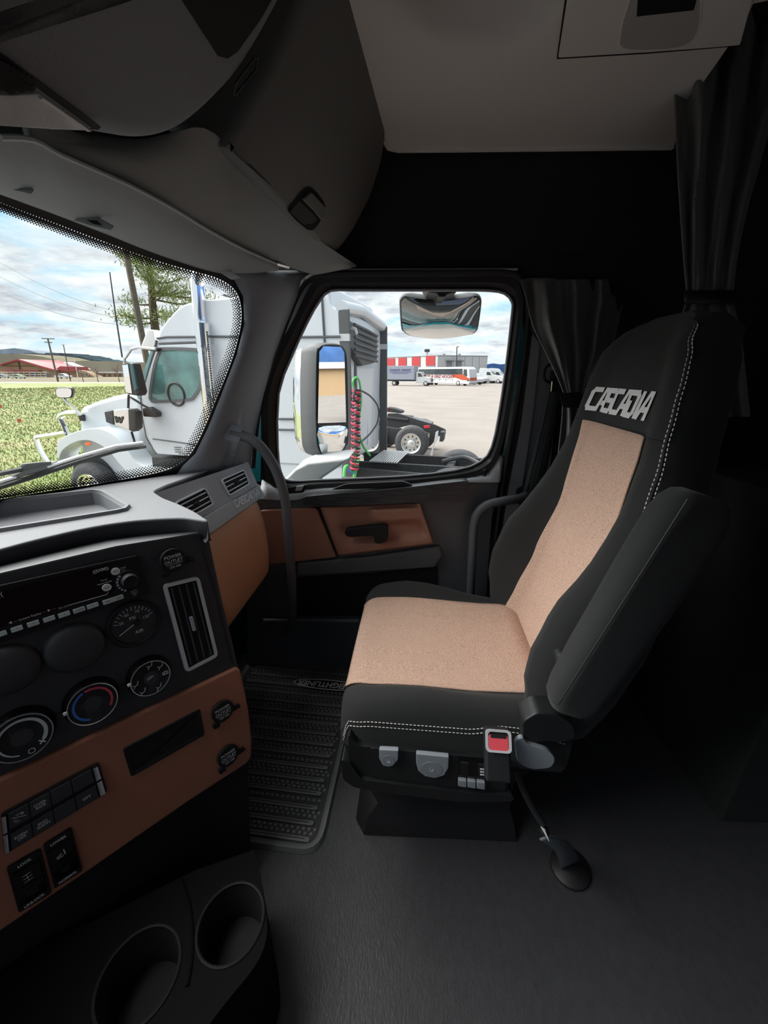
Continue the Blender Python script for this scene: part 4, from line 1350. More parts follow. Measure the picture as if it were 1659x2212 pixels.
cc1, cc2 = PZ(499, 1992, CZ), PZ(300, 2108, CZ)
r1 = (PZ(566, 1992, CZ) - cc1).length
r2 = r1 * 1.08
b_ = MB()
slab(b_, oc, [ring_pts(cc1, r1, CZ), ring_pts(cc2, r2, CZ)], (0, 0, -0.012))
build('console_top', b_, M['console_shaded'], fc, bevel=0.004)
base = []
for p in oc:
    base.append(V((p.x * 1.0 - 0.0, p.y, 0.002)))
b_ = MB().loft([[V((p.x, p.y, CZ - 0.013)) for p in oc], base], caps=False)
build('console_side', b_, M['console_shaded'], fc, smooth=50)
for c, r in ((cc1, r1), (cc2, r2)):
    cup = MB().lathe([(r, CZ + 0.001), (r * 0.97, CZ - 0.01), (r * 0.9, CZ - 0.09), (r * 0.86, CZ - 0.10), (0, CZ - 0.10)], V((c.x, c.y, 0)), (0, 0, 1), 36, caps=False)
    k_ = build('cup_holder', cup, M['hole'], fc, smooth=60)
    build('cup_rim', MB().tube(ring_pts(c, r + 0.001, CZ + 0.001, 40), 0.0028, 6, closed=True), M['black'], k_)
build('console_ridge', MB().tube(catmull([PZ(*p, CZ + 0.002) for p in [(392, 1902), (408, 1950), (415, 2015), (413, 2075), (404, 2130)]], 5), 0.003, 6), M['console_shaded'], fc)

# ================================================================== PASSENGER SEAT
TH = rad(3)
SFd = V((-cos(TH), sin(TH), 0))          # seat forward
SSd = V((sin(TH), cos(TH), 0))           # towards the door
SO = PZ(750, 1490, .50) - SFd * .24 + SSd * .20
SO.z = 0
SL = lambda f, s, z: SO + SFd * f + SSd * s + V((0, 0, z))


def pick_s(u, v, s):
    return PN(u, v, SO + SSd * s, SSd)


seat = thing('passenger_seat', 'black passenger seat with tan cloth centre and raised armrest', 'seat', (SO.x, SO.y, 0))


def lerp_tab(x, tab):
    if x <= tab[0][0]: return tab[0][1]
    for (x0, y0), (x1, y1) in zip(tab[:-1], tab[1:]):
        if x <= x1:
            t = (x - x0) / (x1 - x0); t = t * t * (3 - 2 * t) * .5 + t * .5
            return y0 + (y1 - y0) * t
    return tab[-1][1]


# ---- cushion
gf = lambda f: f if f < 0 else f * .85

CU = [(0, 0), (.14, .002), (.19, .008), (.215, .024), (.24, .036), (.262, .034), (.28, .018), (.291, -.012)]


def cush(f, s):
    z = .505 + lerp_tab(abs(s), CU) * (1.0 if f > -.1 else max(.4, 1 + (f + .1) * 2.2))
    fr_ = .215 + .03 * (1 - (s / .3) ** 2)
    if f > fr_:
        d = min(.075, f - fr_)
        z -= .09 - math.sqrt(max(0, .09 ** 2 - (d * 1.15) ** 2))
    z += .012 * sm(-f, 0.05, .25)
    if s < 0: z += .020 * math.exp(-((f - .08) / .13) ** 2) * sm(-s, .17, .235)
    else: z += (.026 * math.exp(-((f - .10) / .12) ** 2) - .035 * sm(-f, .02, .2)) * sm(s, .18, .235)
    return z


secs = []
for f in [-.29, -.25, -.2, -.12, -.04, .04, .12, .18, .21, .24, .26, .275, .285, .289]:
    k = 1.0 if f < .2 else 1 - .07 * ((f - .2) / .09) ** 2
    row = []
    for i in range(33):
        s = -.291 + .582 * i / 32
        row.append(SL(gf(f), s * k, cush(f, s)))
    low = .365 + (.0 if f < .24 else .5 * (f - .24))
    row += [SL(gf(f), .293 * k, .455), SL(gf(f), .291 * k, .41), SL(gf(f), .275 * k, low), SL(gf(f), 0, low), SL(gf(f), -.275 * k, low), SL(gf(f), -.291 * k, .41), SL(gf(f), -.293 * k, .455)]
    secs.append(row)
build('cushion', MB().loft(secs), M['seatblack'], seat, smooth=75)
rows = []
for f in [-.28, -.22, -.15, -.08, 0, .06, .12, .17, .2, .22, .24, .255, .268, .278, .286]:
    k = 1.0 if f < .2 else 1 - .07 * ((f - .2) / .09) ** 2
    rows.append([SL(gf(f) + (.004 if f > .24 else 0), (-.2 + .4 * i / 24) * k, cush(f, -.2 + .4 * i / 24) + .0035) for i in range(25)])
solidify(build('cushion_insert', MB().grid(rows), M['tan'], seat, smooth=80, label='tan knit seat panel'), .004)

# ---- backrest
SPN = [(.46, -.250), (.53, -.272), (.60, -.292), (.74, -.326), (.95, -.364), (1.14, -.386), (1.21, -.392), (1.32, -.405), (1.36, -.425), (1.385, -.455)]
HW = [(.46, .268), (.56, .285), (.62, .290), (.70, .292), (.80, .288), (.90, .276), (1.0, .256), (1.08, .236), (1.16, .219), (1.24, .207), (1.30, .19), (1.345, .158), (1.372, .11), (1.385, .06)]
WD = [(.46, .05), (.54, .085), (.62, .118), (.70, .135), (.80, .122), (.90, .080), (1.0, .042), (1.10, .026), (1.2, .02), (1.3, .014), (1.385, 0)]
TK = [(.46, .10), (.8, .13), (1.1, .125), (1.28, .12), (1.345, .10), (1.372, .065), (1.385, .02)]


def bprof(x):
    x = abs(x)
    if x < .86: return sm(x, .5, .86)
    return 1 - .62 * sm(x, .86, 1.02)


def bfront(s, z, l=0.0):
    hw = lerp_tab(z, HW)
    return SL(lerp_tab(z, SPN) + lerp_tab(z, WD) * bprof(s / hw) + l, s, z)


loops = []
for z in [.46, .50, .54, .58, .62, .66, .70, .74, .78, .82, .86, .90, .95, 1.0, 1.05, 1.10, 1.15, 1.20, 1.25, 1.29, 1.32, 1.345, 1.362, 1.374, 1.381, 1.385]:
    hw, wd, tk, sx_ = lerp_tab(z, HW), lerp_tab(z, WD), lerp_tab(z, TK), lerp_tab(z, SPN)
    L = [SL(sx_ + wd * bprof(-1 + 2 * i / 36), hw * (-1 + 2 * i / 36), z) for i in range(37)]
    for a, d in ((1.01, -.02), (1.0, -.05), (.95, -.085), (.84, -tk * .86), (.66, -tk), (0, -tk - .01), (-.66, -tk), (-.84, -tk * .86), (-.95, -.085), (-1.0, -.05), (-1.01, -.02)):
        L.append(SL(sx_ + max(d, -tk), hw * a, z))
    loops.append(L)
build('backrest', MB().loft(loops), M['seatblack'], seat, smooth=75)
rows = []
zt = [.47 + (1.148 - .47) * k / 30 for k in range(31)]
for z in zt:
    w = lerp_tab(z, [(.47, .185), (.75, .172), (.95, .156), (1.148, .152)])
    rows.append([bfront(-w + 2 * w * i / 20, z, .004) for i in range(21)])
solidify(build('backrest_insert', MB().grid(rows), M['tan'], seat, smooth=80, label='tan knit backrest panel'), .004)

# embroidered name
zl = HIT(1338, 868, lambda p: (p - SO).dot(SFd) + .385, .4, 1.6)
le, re_ = [HIT(u, v, lambda p: (p - SO).dot(SFd) + .385, .4, 1.6) for u, v in ((1280, 850), (1399, 893))]
sl_, sr_ = (le - SO).dot(SSd), (re_ - SO).dot(SSd)
zc, scn = (le.z + re_.z) / 2, (sl_ + sr_) / 2
wtot = abs(sl_ - sr_)
h_ = 0.048
asp = wtot / (sum(GW[c] for c in 'CASCADIA') * h_) * 0.97
for mb in block_word('CASCADIA', h_, lambda a, b: bfront(scn - a + .004, zc + b, .0025), shear=0.3, stroke=0.25, asp=asp):
    build('name_letter', mb, M['white'], seat, smooth=None)
# seam across the top of the insert and up the head panel
build('top_seam', MB().tube([bfront(-.21 + .42 * k / 20, 1.150, .001) for k in range(21)], .0015, 5), M['seal'], seat)


def stitches(name, pts, parent, ln=.0055, gap=.0035, r=.0011):
    """row of thread stitches along a path"""
    mb = MB()
    seg = []
    P = pts
    acc = 0.0
    start = None
    draw = True
    left = ln
    cur = P[0]
    i = 0
    st_ = cur
    while i < len(P) - 1:
        d = (P[i + 1] - cur)
        L = d.length
        if L <= left:
            left -= L; cur = P[i + 1]; i += 1
            continue
        cur = cur + d.normalized() * left
        if draw:
            mb.tube([st_, cur], r, 4)
            left = gap
        else:
            st_ = cur
            left = ln
        draw = not draw
    return build(name, mb, M['thread'], parent, kind='stuff', smooth=None)


zz = [.53 + (1.36 - .53) * k / 80 for k in range(81)]
for x, l in ((-.965, .0035), (-1.005, .004)):
    P = [bfront(lerp_tab(z, HW) * x, z, 0) + SFd * l * .6 - SSd * l * .8 for z in zz]
    stitches('stitching', P, seat)
P = [bfront(lerp_tab(z, HW) * -.985, z, 0) + SFd * .002 - SSd * .002 for z in zz]
build('side_piping', MB().tube(P, .0028, 6), M['seatblack'], seat)
for dz, o_ in ((0, .0), (-.013, .001)):
    P = [SL(gf(f), -.2935 * (1.0 if f < .2 else 1 - .07 * ((f - .2) / .09) ** 2) - o_, .503 + dz + lerp_tab(f, [(-.28, -.01), (-.2, .012), (-.13, .016), (-.06, .0), (.2, 0), (.26, -.012), (.275, -.04), (.28, -.07)])) for f in [.28 - .56 * k / 60 for k in range(61)]]
    stitches('stitching', P, seat, r=.001)

# ---- armrest, swung up beside the backrest
am0, am1 = pick_s(1238, 1500, -.36), pick_s(1508, 1080, -.36)
ax_ = (am1 - am0).normalized()
pf = SSd.cross(ax_)
if pf.dot(SFd) < 0: pf = -pf
Lr = (am1 - am0).length


def arm_sec(t, w, h, off=0.0):
    c = am0 + ax_ * t + pf * off
    return [c + pf * a + SSd * b for a, b in rrect(w, h, min(w, h) * .36, 4)]


secs = []
for t, w, h in [(-.035, .05, .03), (-.03, .07, .05), (-.015, .088, .066), (.02, .098, .074), (.1, .104, .078), (.25, .108, .08), (Lr - .09, .11, .08), (Lr - .04, .108, .078), (Lr - .012, .098, .07), (Lr + .004, .08, .054), (Lr + .01, .055, .035)]:
    secs.append(arm_sec(t, w, h))
arm = build('armrest', MB().loft(secs), M['armrest'], seat, smooth=70)
build('armrest_seam', MB().tube([am0 + ax_ * t + pf * .044 - SSd * .0395 for t in [0.0 + (Lr) * k / 10 for k in range(11)]], .0016, 5), M['seal'], arm)
build('armrest_pivot', MB().tube([am0 + ax_ * .02 + SSd * .02, am0 + ax_ * .02 + SSd * .10], .02, 14), M['seatbase'], seat)

# ---- plastic base with controls on the near side
sd = lambda L, s: [pick_s(u, v, s) for u, v in L]
build('base_shell', MB().prism(round_poly(sd([(752, 1586), (775, 1612), (890, 1620), (1000, 1634), (1088, 1634), (1100, 1716), (1000, 1716), (860, 1696), (775, 1684), (754, 1662)], -.305), .012, 3), SSd * .58), M['seatbase'], seat, bevel=.008, seg=3)
build('base_flange', MB().prism(round_poly(sd([(736, 1640), (756, 1650), (780, 1684), (1000, 1712), (1110, 1718), (1110, 1732), (1000, 1734), (850, 1716), (765, 1702), (740, 1684)], -.315), .01, 3), SSd * .60), M['seatbase'], seat, bevel=.006, seg=2)
ped = [(-.24, -.22), (.20, -.24), (.23, -.2), (.23, .2), (.2, .24), (-.24, .22)]
build('pedestal', MB().loft([[SL(f, s, .29) for f, s in ped], [SL(f * .86 - .01, s * .86, .2) for f, s in ped], [SL(f * .86 - .01, s * .86, .09) for f, s in ped], [SL(f * .95, s * .95, .06) for f, s in ped], [SL(f * 1.0, s * 1.0, .002) for f, s in ped]]), M['seal'], seat, smooth=40)
bs = build('control_face', MB().prism(round_poly(sd([(800, 1616), (1088, 1640), (1094, 1712), (1000, 1710), (860, 1690), (800, 1680)], -.309), .008, 3), SSd * .006), M['seatbase'], seat, bevel=.002)


def paddle(L, s, dish):
    P = sd(L, s)
    o = build('lift_paddle', MB().prism(P, SSd * .012), M['lever'], bs, bevel=.003)
    c = sum(P, V()) / len(P)
    w = max((p - c).dot(SFd) for p in P) * .68
    h = max((p - c).z for p in P) * .55
    build('paddle_dish', MB().prism([c - SSd * .0008 + SFd * (w * cos(2 * PI * k / 28)) + V((0, 0, h * sin(2 * PI * k / 28) - .002)) for k in range(28)], SSd * .001), mat('paddle_dish_grey', (.26, .29, .33), .35), bs)
    m_ = MB()
    for a in ([(-.3, -.5), (-.3, .5), ], [(-.3, -.5), (.5, -.5)], [(.1, -.2), (.4, .1)]):
        m_.band([c - SSd * .002 - SFd * (x * dish) + V((0, 0, y_ * dish - .002)) for x, y_ in a], .0012, SSd * .0005)
    build('seat_icon', m_, M['grey_print'], bs)


paddle(px([(819, 1620), (861, 1622), (860, 1642), (850, 1655), (838, 1658), (826, 1654), (819, 1640)], 0), -.322, .008)
paddle(px([(899, 1629), (970, 1636), (969, 1660), (960, 1676), (940, 1682), (918, 1678), (903, 1666), (899, 1650)], 0), -.322, .010)
blk = build('switch_block', MB().prism(sd([(990, 1642), (1056, 1650), (1056, 1686), (990, 1676)], -.317), SSd * .006), M['gloss'], bs, bevel=.001)
for L in ([(996, 1648), (1012, 1650), (1012, 1674), (996, 1671)], [(1034, 1652), (1052, 1655), (1052, 1681), (1034, 1678)]):
    build('rocker', MB().prism(sd(L, -.322), SSd * .005), M['black'], bs, bevel=.001)
for k in range(3):
    v = 1660 + k * 6
    build('switch_mark', MB().prism(sd([(1037, v), (1049, v + 1), (1049, v + 4), (1037, v + 3)], -.3235), SSd * .0005), M['white'], bs)
for k in range(3):
    u = 990 + k * 20
    build('lumbar_key', MB().prism(sd([(u, 1686 + k * 2), (u + 18, 1688 + k * 2), (u + 18, 1702 + k * 2.5), (u, 1699 + k * 2.5)], -.324), SSd * .01), M['lever'], bs, bevel=.002)
# hinge cover and recline lever
build('hinge_cover', MB().prism(round_poly(sd([(1128, 1560), (1160, 1540), (1205, 1544), (1240, 1566), (1246, 1596), (1214, 1606), (1172, 1602), (1130, 1612)], -.335), .012, 4), SSd * .05), M['seatbase'], seat, bevel=.008, seg=3)
build('recline_lever', MB().prism(round_poly(sd([(1112, 1604), (1128, 1592), (1140, 1608), (1186, 1622), (1202, 1640), (1192, 1660), (1150, 1664), (1118, 1650)], -.345), .014, 4), SSd * .012), M['lever'], seat, bevel=.004)

# ---- buckle on its stalk and the tether to the floor
bk_ = thing('seat_belt_buckle', 'black seat belt buckle with red release button beside the seat cushion', 'buckle', pick_s(1080, 1660, -.36))
c = pick_s(1076, 1600, -.36)
e1, e2 = -SFd, V((0, 0, 1))
tp = (e2 * .80 + SSd * .60).normalized()
nb = e1.cross(tp)
if nb.dot(CAM - c) < 0: nb = -nb
build('buckle_body', MB().box(c - tp * .028 - nb * .016, (.052, .10, .026), (e1, tp, nb)), M['black'], bk_, bevel=.006, seg=3)
fo = [c + e1 * a + tp * b + nb * .001 for a, b in rrect(.052, .042, .008, 4)]
build('buckle_frame', MB().ring(fo, [c + (p - c) * .80 for p in fo], nb * .004), M['silver'], bk_)
build('release_button', MB().prism([c + e1 * a + tp * (b - .003) + nb * .0005 for a, b in rrect(.040, .030, .006, 4)], nb * .004), M['red'], bk_, bevel=.001)
build('tongue_slot', MB().prism([c + e1 * a + tp * (b + .009) + nb * .004 for a, b in rrect(.032, .007, .002, 3)], nb * .001), M['hole'], bk_)
an = PZ(1232, 1868, .02)
pth = catmull([c - tp * .07 - nb * .016, pick_s(1112, 1660, -.36), pick_s(1128, 1700, -.37), pick_s(1152, 1748, -.385), pick_s(1174, 1782, -.40)], 6)
build('stalk', MB().tube(pth, (.012, .005) if False else .007, 8), M['black'], bk_)
te = thing('seat_tether', 'black tether strap anchored to the floor behind the seat', 'strap', an)
q0 = pick_s(1174, 1782, -.40)
build('tether_ball', MB().lathe([(0, -.010), (.007, -.007), (.010, 0), (.007, .007), (0, .010)], q0 + V((0.003, -.004, -.012)), (0, 0, 1), 14), M['black'], te, smooth=60)
w_ = V((.028, .01, 0))
p0, p1, p2 = q0 + V((.004, -.006, -.03)), PT(1215, 1830, .86), an
row = catmull([p0, p1, p2], 6)
g_ = MB().grid([[p - w_ * (.4 + .6 * i / (len(row) - 1)), p + w_ * (.4 + .6 * i / (len(row) - 1))] for i, p in enumerate(row)])
solidify(build('strap', g_, mat('tether_webbing', (.09, .105, .115), .7), te), .004)
build('white_label', MB().prism([PT(*p, .80) for p in [(1168, 1786), (1176, 1792), (1186, 1818)]], (0, 0, .002)), M['white'], te)
build('floor_anchor', MB().lathe([(.05, -.018), (.05, -.008), (.03, .004), (.0, .006)], an, (0, 0, 1), 18), M['seal'], te)

# ================================================================== FLOOR MAT
MZ = .010
mo = PZ(690, 1842, MZ)
m1 = (PZ(543, 1798, MZ) - PZ(682, 1818, MZ)).normalized()
m2 = (PZ(745, 1592, MZ) - PZ(690, 1836, MZ)).normalized()
fm = thing('floor_mat', 'ribbed black rubber floor mat with oval name badge in the footwell', 'floor mat', (mo.x, mo.y, 0))
MQ = lambda a, b, z=MZ: V((mo.x + m1.x * a + m2.x * b, mo.y + m1.y * a + m2.y * b, z))
ML, MW = .78, .52
ol = round_poly([MQ(0, 0), MQ(0, ML), MQ(MW, ML), MQ(MW, 0)], .06, 5)
build('mat_sheet', MB().prism([V((p.x, p.y, .001)) for p in ol], (0, 0, .008)), M['matbase'], fm)
il = offs(ol, -.016, (0, 0, 1))
build('mat_lip', MB().loft([[V((p.x, p.y, .001)) for p in offs(ol, .006, (0, 0, 1))], [V((p.x, p.y, .016)) for p in offs(ol, .001, (0, 0, 1))], [V((p.x, p.y, .016)) for p in offs(ol, -.008, (0, 0, 1))], [V((p.x, p.y, .009)) for p in il]], caps=False), M['mat'], fm, smooth=50)
pitch = (PZ(689, 1781, MZ) - PZ(682, 1818, MZ)).length
pitch = ((PZ(742, 1590, MZ) - PZ(682, 1818, MZ)).length) / 8
b0 = (PZ(682, 1818, MZ) - mo).dot(m2)
nr = 0
while b0 + nr * pitch < ML - .05:
    b = b0 + nr * pitch
    skip = .40 < b < .50
    rb = MB().prism(round_poly([MQ(.035, b - .0065, .009), MQ(.035, b + .0065, .009), MQ(MW - .04, b + .0065, .009), MQ(MW - .04, b - .0065, .009)], .0062, 4), (0, 0, .006))
    if nr == 0:
        rib0 = build('rib', rb, M['mat'], fm, bevel=.002)
        rl = build('rib_groove', MB().prism([MQ(.05, b - .0014, .0152), MQ(.05, b + .0014, .0152), MQ(MW - .06, b + .0014, .0152), MQ(MW - .06, b - .0014, .0152)], (0, 0, .0004)), M['matbase'], rib0)
    else:
        c = rib0.copy(); COL.objects.link(c); c.parent = fm
        c.location = rib0.location + m2 * (nr * pitch)
        g_ = rl.copy(); COL.objects.link(g_); g_.parent = c
    nr += 1
# honeycomb pads between the ribs
hx = MB()
b = .03
row = 0
while b < ML - .03:
    ph = ((b - b0) / pitch) % 1.0
    if (.0115 / pitch < ph < 1 - .0115 / pitch) or b < b0 - .012:
        a = .028 + (.0085 if row % 2 else 0)
        while a < MW - .03:
            P = [(a + .0066 * cos(rad(60 * k + 30)), b + .0058 * sin(rad(60 * k + 30))) for k in range(6)]
            Q = [(a + .0050 * cos(rad(60 * k + 30)), b + .0043 * sin(rad(60 * k + 30))) for k in range(6)]
            hx.add([MQ(*p, .009) for p in P] + [MQ(*p, .0125) for p in Q], [(6, 7, 8, 9, 10, 11)] + [(k, (k + 1) % 6, 6 + (k + 1) % 6, 6 + k) for k in range(6)])
            a += .017
    b += .0115
    row += 1
build('honeycomb', hx, M['mat'], fm, kind='stuff', smooth=None)
# oval badge
oc_ = PZ(706, 1479, .016)
ra = (PZ(634, 1473, .016) - oc_).length
rb_ = ra * .19
bd = build('badge_plate', MB().prism([oc_ + m1 * (ra * cos(2 * PI * k / 40)) + m2 * (rb_ * sin(2 * PI * k / 40)) + V((0, 0, -.002)) for k in range(40)], (0, 0, .002)), M['hole'], fm)
oo = [oc_ + m1 * (ra * cos(2 * PI * k / 40)) + m2 * (rb_ * sin(2 * PI * k / 40)) for k in range(40)]
build('badge_ring', MB().ring(oo, [oc_ + m1 * (ra * .96 * cos(2 * PI * k / 40)) + m2 * (rb_ * .84 * sin(2 * PI * k / 40)) for k in range(40)], V((0, 0, .001))), M['white'], bd)
text('badge_text', 'FREIGHTLINER', ra * .262, oc_ + V((0, 0, .0012)), m1, -m2, M['white'], bd, depth=0, weight=.001, shear=.15)

# ================================================================== OUTSIDE
GZ = -1.30
_srgb0 = srgb
OUT_K = 0.52


def srgb(r, g, b):
    return tuple(c * OUT_K for c in _srgb0(r, g, b))


M['asphalt'] = mat('pale_asphalt', srgb(176, 166, 158), 0.9, var=0.10, vscale=0.35, bump=0.3, bscale=40, bdist=0.02)
M['grass'] = mat('spring_grass', srgb(150, 160, 96), 0.95, var=0.3, vscale=0.9, bump=0.6, bscale=14, bdist=0.08)
_n, _l = M['grass'].node_tree.nodes, M['grass'].node_tree.links
_g = _n.new('ShaderNodeNewGeometry'); _z = _n.new('ShaderNodeTexNoise'); _z.inputs['Scale'].default_value = .35; _z.inputs['Detail'].default_value = 8; _z.inputs['Roughness'].default_value = .7
_l.new(_g.outputs['Position'], _z.inputs['Vector'])
_r = ramp(_n, [(.42, srgb(150, 168, 90)), (.56, srgb(178, 182, 114)), (.70, srgb(206, 194, 148))])
_l.new(_z.outputs['Fac'], _r.inputs[0]); _l.new(_r.outputs[0], _n['Principled BSDF'].inputs['Base Color'])
M['road'] = mat('pale_road', srgb(190, 180, 172), 0.9)
M['twhite'] = mat('white_truck_paint', (0.62, 0.66, 0.70), 0.3, coat=0.3)
M['offwhite'] = mat('white_vehicle_paint', (0.54, 0.55, 0.56), 0.4)
M['seam'] = mat('dark_seam', (0.10, 0.11, 0.12), 0.6)
M['tglass'] = mat('tinted_glass_with_reflections', (0.09, 0.22, 0.21), 0.05, spec=0.9, var=0.5, vscale=3)  # greenish tint; the mottling paints tree reflections into the opaque glass
M['dkgrey'] = mat('dark_grey_fairing', (0.09, 0.094, 0.098), 0.6)
M['tyre'] = mat('tyre_rubber', (0.055, 0.056, 0.06), 0.8, var=0.3, vscale=20, bump=0.3, bscale=60)
M['frame'] = mat('black_chassis', (0.035, 0.036, 0.038), 0.6, var=0.3, vscale=20)
M['alu'] = mat('aluminium', (0.72, 0.72, 0.71), 0.35, metal=0.8)
M['hosered'] = mat('red_hose', (0.60, 0.05, 0.10), 0.5)
M['hosegreen'] = mat('green_hose', (0.12, 0.60, 0.14), 0.5)
M['hoseblack'] = mat('black_hose', (0.05, 0.05, 0.055), 0.5)
M['roofred'] = mat('red_metal_roof', srgb(196, 72, 78), 0.6)
M['tanwall'] = mat('tan_board_wall', srgb(196, 164, 124), 0.8)
M['whred'] = mat('red_wall_panel', srgb(214, 44, 52), 0.6)
M['whwall'] = mat('pale_metal_wall', srgb(238, 238, 238), 0.6, bump=0.3, bscale=3, btype='wave', bdist=0.03)
M['whgrey'] = mat('grey_dock_door', srgb(160, 166, 174), 0.6)
M['bark'] = mat('pine_bark', srgb(110, 96, 84), 0.9, var=0.3, vscale=12)
M['needles'] = mat('pine_needles', srgb(176, 190, 122), 0.9, var=0.4, vscale=4)
M['pole'] = mat('weathered_pole', srgb(128, 118, 110), 0.9, var=0.2, vscale=6)
M['steelpole'] = mat('dark_pole', srgb(70, 70, 74), 0.6)
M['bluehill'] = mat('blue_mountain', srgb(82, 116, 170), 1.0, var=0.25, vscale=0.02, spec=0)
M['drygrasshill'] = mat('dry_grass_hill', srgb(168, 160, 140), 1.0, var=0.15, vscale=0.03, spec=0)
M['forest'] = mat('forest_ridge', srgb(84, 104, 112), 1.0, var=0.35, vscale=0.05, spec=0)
M['carwin'] = mat('dark_vehicle_glass', (0.04, 0.05, 0.055), 0.08, spec=0.8)
M['busorange'] = mat('orange_paint', srgb(232, 96, 58), 0.4)
M['signred'] = mat('red_lettering', srgb(190, 50, 60), 0.6)
M['boxlav'] = mat('pale_lavender_panel', srgb(198, 204, 226), 0.6)
M['signblue'] = mat('violet_lettering', srgb(120, 100, 170), 0.6)
M['yellow'] = mat('yellow_paint', srgb(226, 186, 70), 0.5)
M['olive'] = mat('olive_green_paint', srgb(150, 170, 130), 0.5)
M['flag'] = mat('orange_flag', srgb(236, 104, 66), 0.7)


# ------------------------------------------------------------------ ground
g = MB().add([(-260, -260, GZ), (300, -260, GZ), (300, 420, GZ), (-260, 420, GZ)], [(0, 1, 2, 3)])
build('ground', g, M['asphalt'], kind='structure', label='pale asphalt of the truck yard')
gr = [(-260, -60), (-30, -4), (-8.5, 6.2), (-2.9, 10.2), (-2.3, 14), (-2.5, 60), (-3.5, 98), (-260, 98)]
build('lawn', MB().prism([(x, y, GZ + .004) for x, y in gr], (0, 0, .02)), M['grass'], kind='structure', label='green lawn beyond the white truck')
build('road', MB().prism([(x, y, GZ + .004) for x, y in [(-260, 98.2), (-3.5, 98.2), (-4, 110), (-260, 110)]], (0, 0, .02)), M['road'], kind='structure')
build('far_field', MB().prism([(x, y, GZ + .004) for x, y in [(-400, 110.2), (-4, 110.2), (-6, 419), (-400, 419)]], (0, 0, .015)), M['drygrasshill'], kind='structure')
bl = MB()
rg = random.Random(3)
for i in range(90000):
    r = 9 + 82 * rg.random() ** 1.9
    a = rad(18 + 50 * rg.random())
    x, y = -r * sin(a), r * cos(a)
    if y < 6.5 + (x + 8.5) * .72 + .5 and x > -8.5: continue
    if x > -2.9: continue
    h = (.03 + .05 * rg.random()) * (1 + r / 60)
    t = rg.random() * 2 * PI
    w = .006 + r * .0006
    bl.v += [V((x - w * cos(t), y - w * sin(t), GZ + .02)), V((x + w * cos(t), y + w * sin(t), GZ + .02)), V((x + rg.uniform(-.05, .05), y + rg.uniform(-.05, .05), GZ + .02 + h))]
    n = len(bl.v)
    bl.f.append((n - 3, n - 2, n - 1))
build('grass', bl, M['grass'], kind='stuff', label='short green grass of the lawn', cat='grass', smooth=None)

# ------------------------------------------------------------------ hills all round
def ridge(name, label, pts, D, m, base=GZ - 4, depth=60):
    L = [PY(u, v, D) for u, v in pts]
    P = [V((L[0].x, D, base))] + L + [V((L[-1].x, D, base))]
    return build(name, MB().prism(P, (0, depth, 0)), m, label=label, cat='hill', smooth=None)


def jag(a, b, n, amp, seed):
    r_ = random.Random(seed)
    return [(a[0] + (b[0] - a[0]) * k / n, a[1] + (b[1] - a[1]) * k / n + r_.uniform(-amp, amp)) for k in range(n)]


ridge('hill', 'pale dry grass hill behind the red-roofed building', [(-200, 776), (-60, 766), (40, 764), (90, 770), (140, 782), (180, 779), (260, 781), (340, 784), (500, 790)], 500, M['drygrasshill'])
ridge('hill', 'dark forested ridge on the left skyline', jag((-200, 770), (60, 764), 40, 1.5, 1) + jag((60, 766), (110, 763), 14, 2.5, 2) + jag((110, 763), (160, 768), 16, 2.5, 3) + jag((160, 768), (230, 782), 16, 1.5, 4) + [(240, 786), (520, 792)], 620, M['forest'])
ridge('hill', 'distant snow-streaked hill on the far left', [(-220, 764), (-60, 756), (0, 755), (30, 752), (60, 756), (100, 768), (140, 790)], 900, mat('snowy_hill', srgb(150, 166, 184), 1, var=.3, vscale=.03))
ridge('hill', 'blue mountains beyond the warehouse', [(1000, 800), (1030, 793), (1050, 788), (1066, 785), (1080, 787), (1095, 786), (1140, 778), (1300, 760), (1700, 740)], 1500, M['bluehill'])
hb = MB()
rg = random.Random(11)
P = []
for k in range(41):
    a = rad(-80 + k * 3.4)
    P.append(V((1300 * cos(a), 1300 * sin(a) * .9, 150 + 50 * sin(k * .9) + rg.uniform(-18, 18))))
hb.grid([[V((p.x, p.y, -8)) for p in P], [V((p.x * 1.06, p.y * 1.06, p.z * .5)) for p in P], [V((p.x * 1.13, p.y * 1.13, p.z)) for p in P], [V((p.x * 1.3, p.y * 1.3, -8)) for p in P]])
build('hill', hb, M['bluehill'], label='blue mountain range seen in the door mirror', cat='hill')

# ------------------------------------------------------------------ white truck alongside
tA = PZ(747, 1004, GZ + 1.10)
tB = PZ(207, 1033, GZ + .50)
TF = V((tB.x - tA.x, tB.y - tA.y, 0)).normalized()        # towards its nose
TRt = V((-TF.y, TF.x, 0))
if TRt.y < 0: TRt = -TRt                                   # away from us
TO = V((tA.x, tA.y, GZ))
TP = lambda s, w, z: TO + TF * s + TRt * w + V((0, 0, z))


def TS(u, v, w=0.0):
    return PN(u, v, TO + TRt * w, TRt)


def tsz(u, v, w=0.0):
    p = TS(u, v, w) - TO
    return p.dot(TF), p.z


trk = thing('white_truck', 'white conventional sleeper truck with chrome stack parked alongside', 'truck', TP(3, 1.2, 0))


def tpr(name, L, w0, wid, m, parent=trk, bevel=0.0, rnd=0.0, seg=2, **kw):
    P = [TS(u, v, w0) for u, v in L]
    if rnd: P = round_poly(P, rnd, 4)
    return build(name, MB().prism(P, TRt * wid), m, parent, bevel=bevel, seg=seg, **kw)


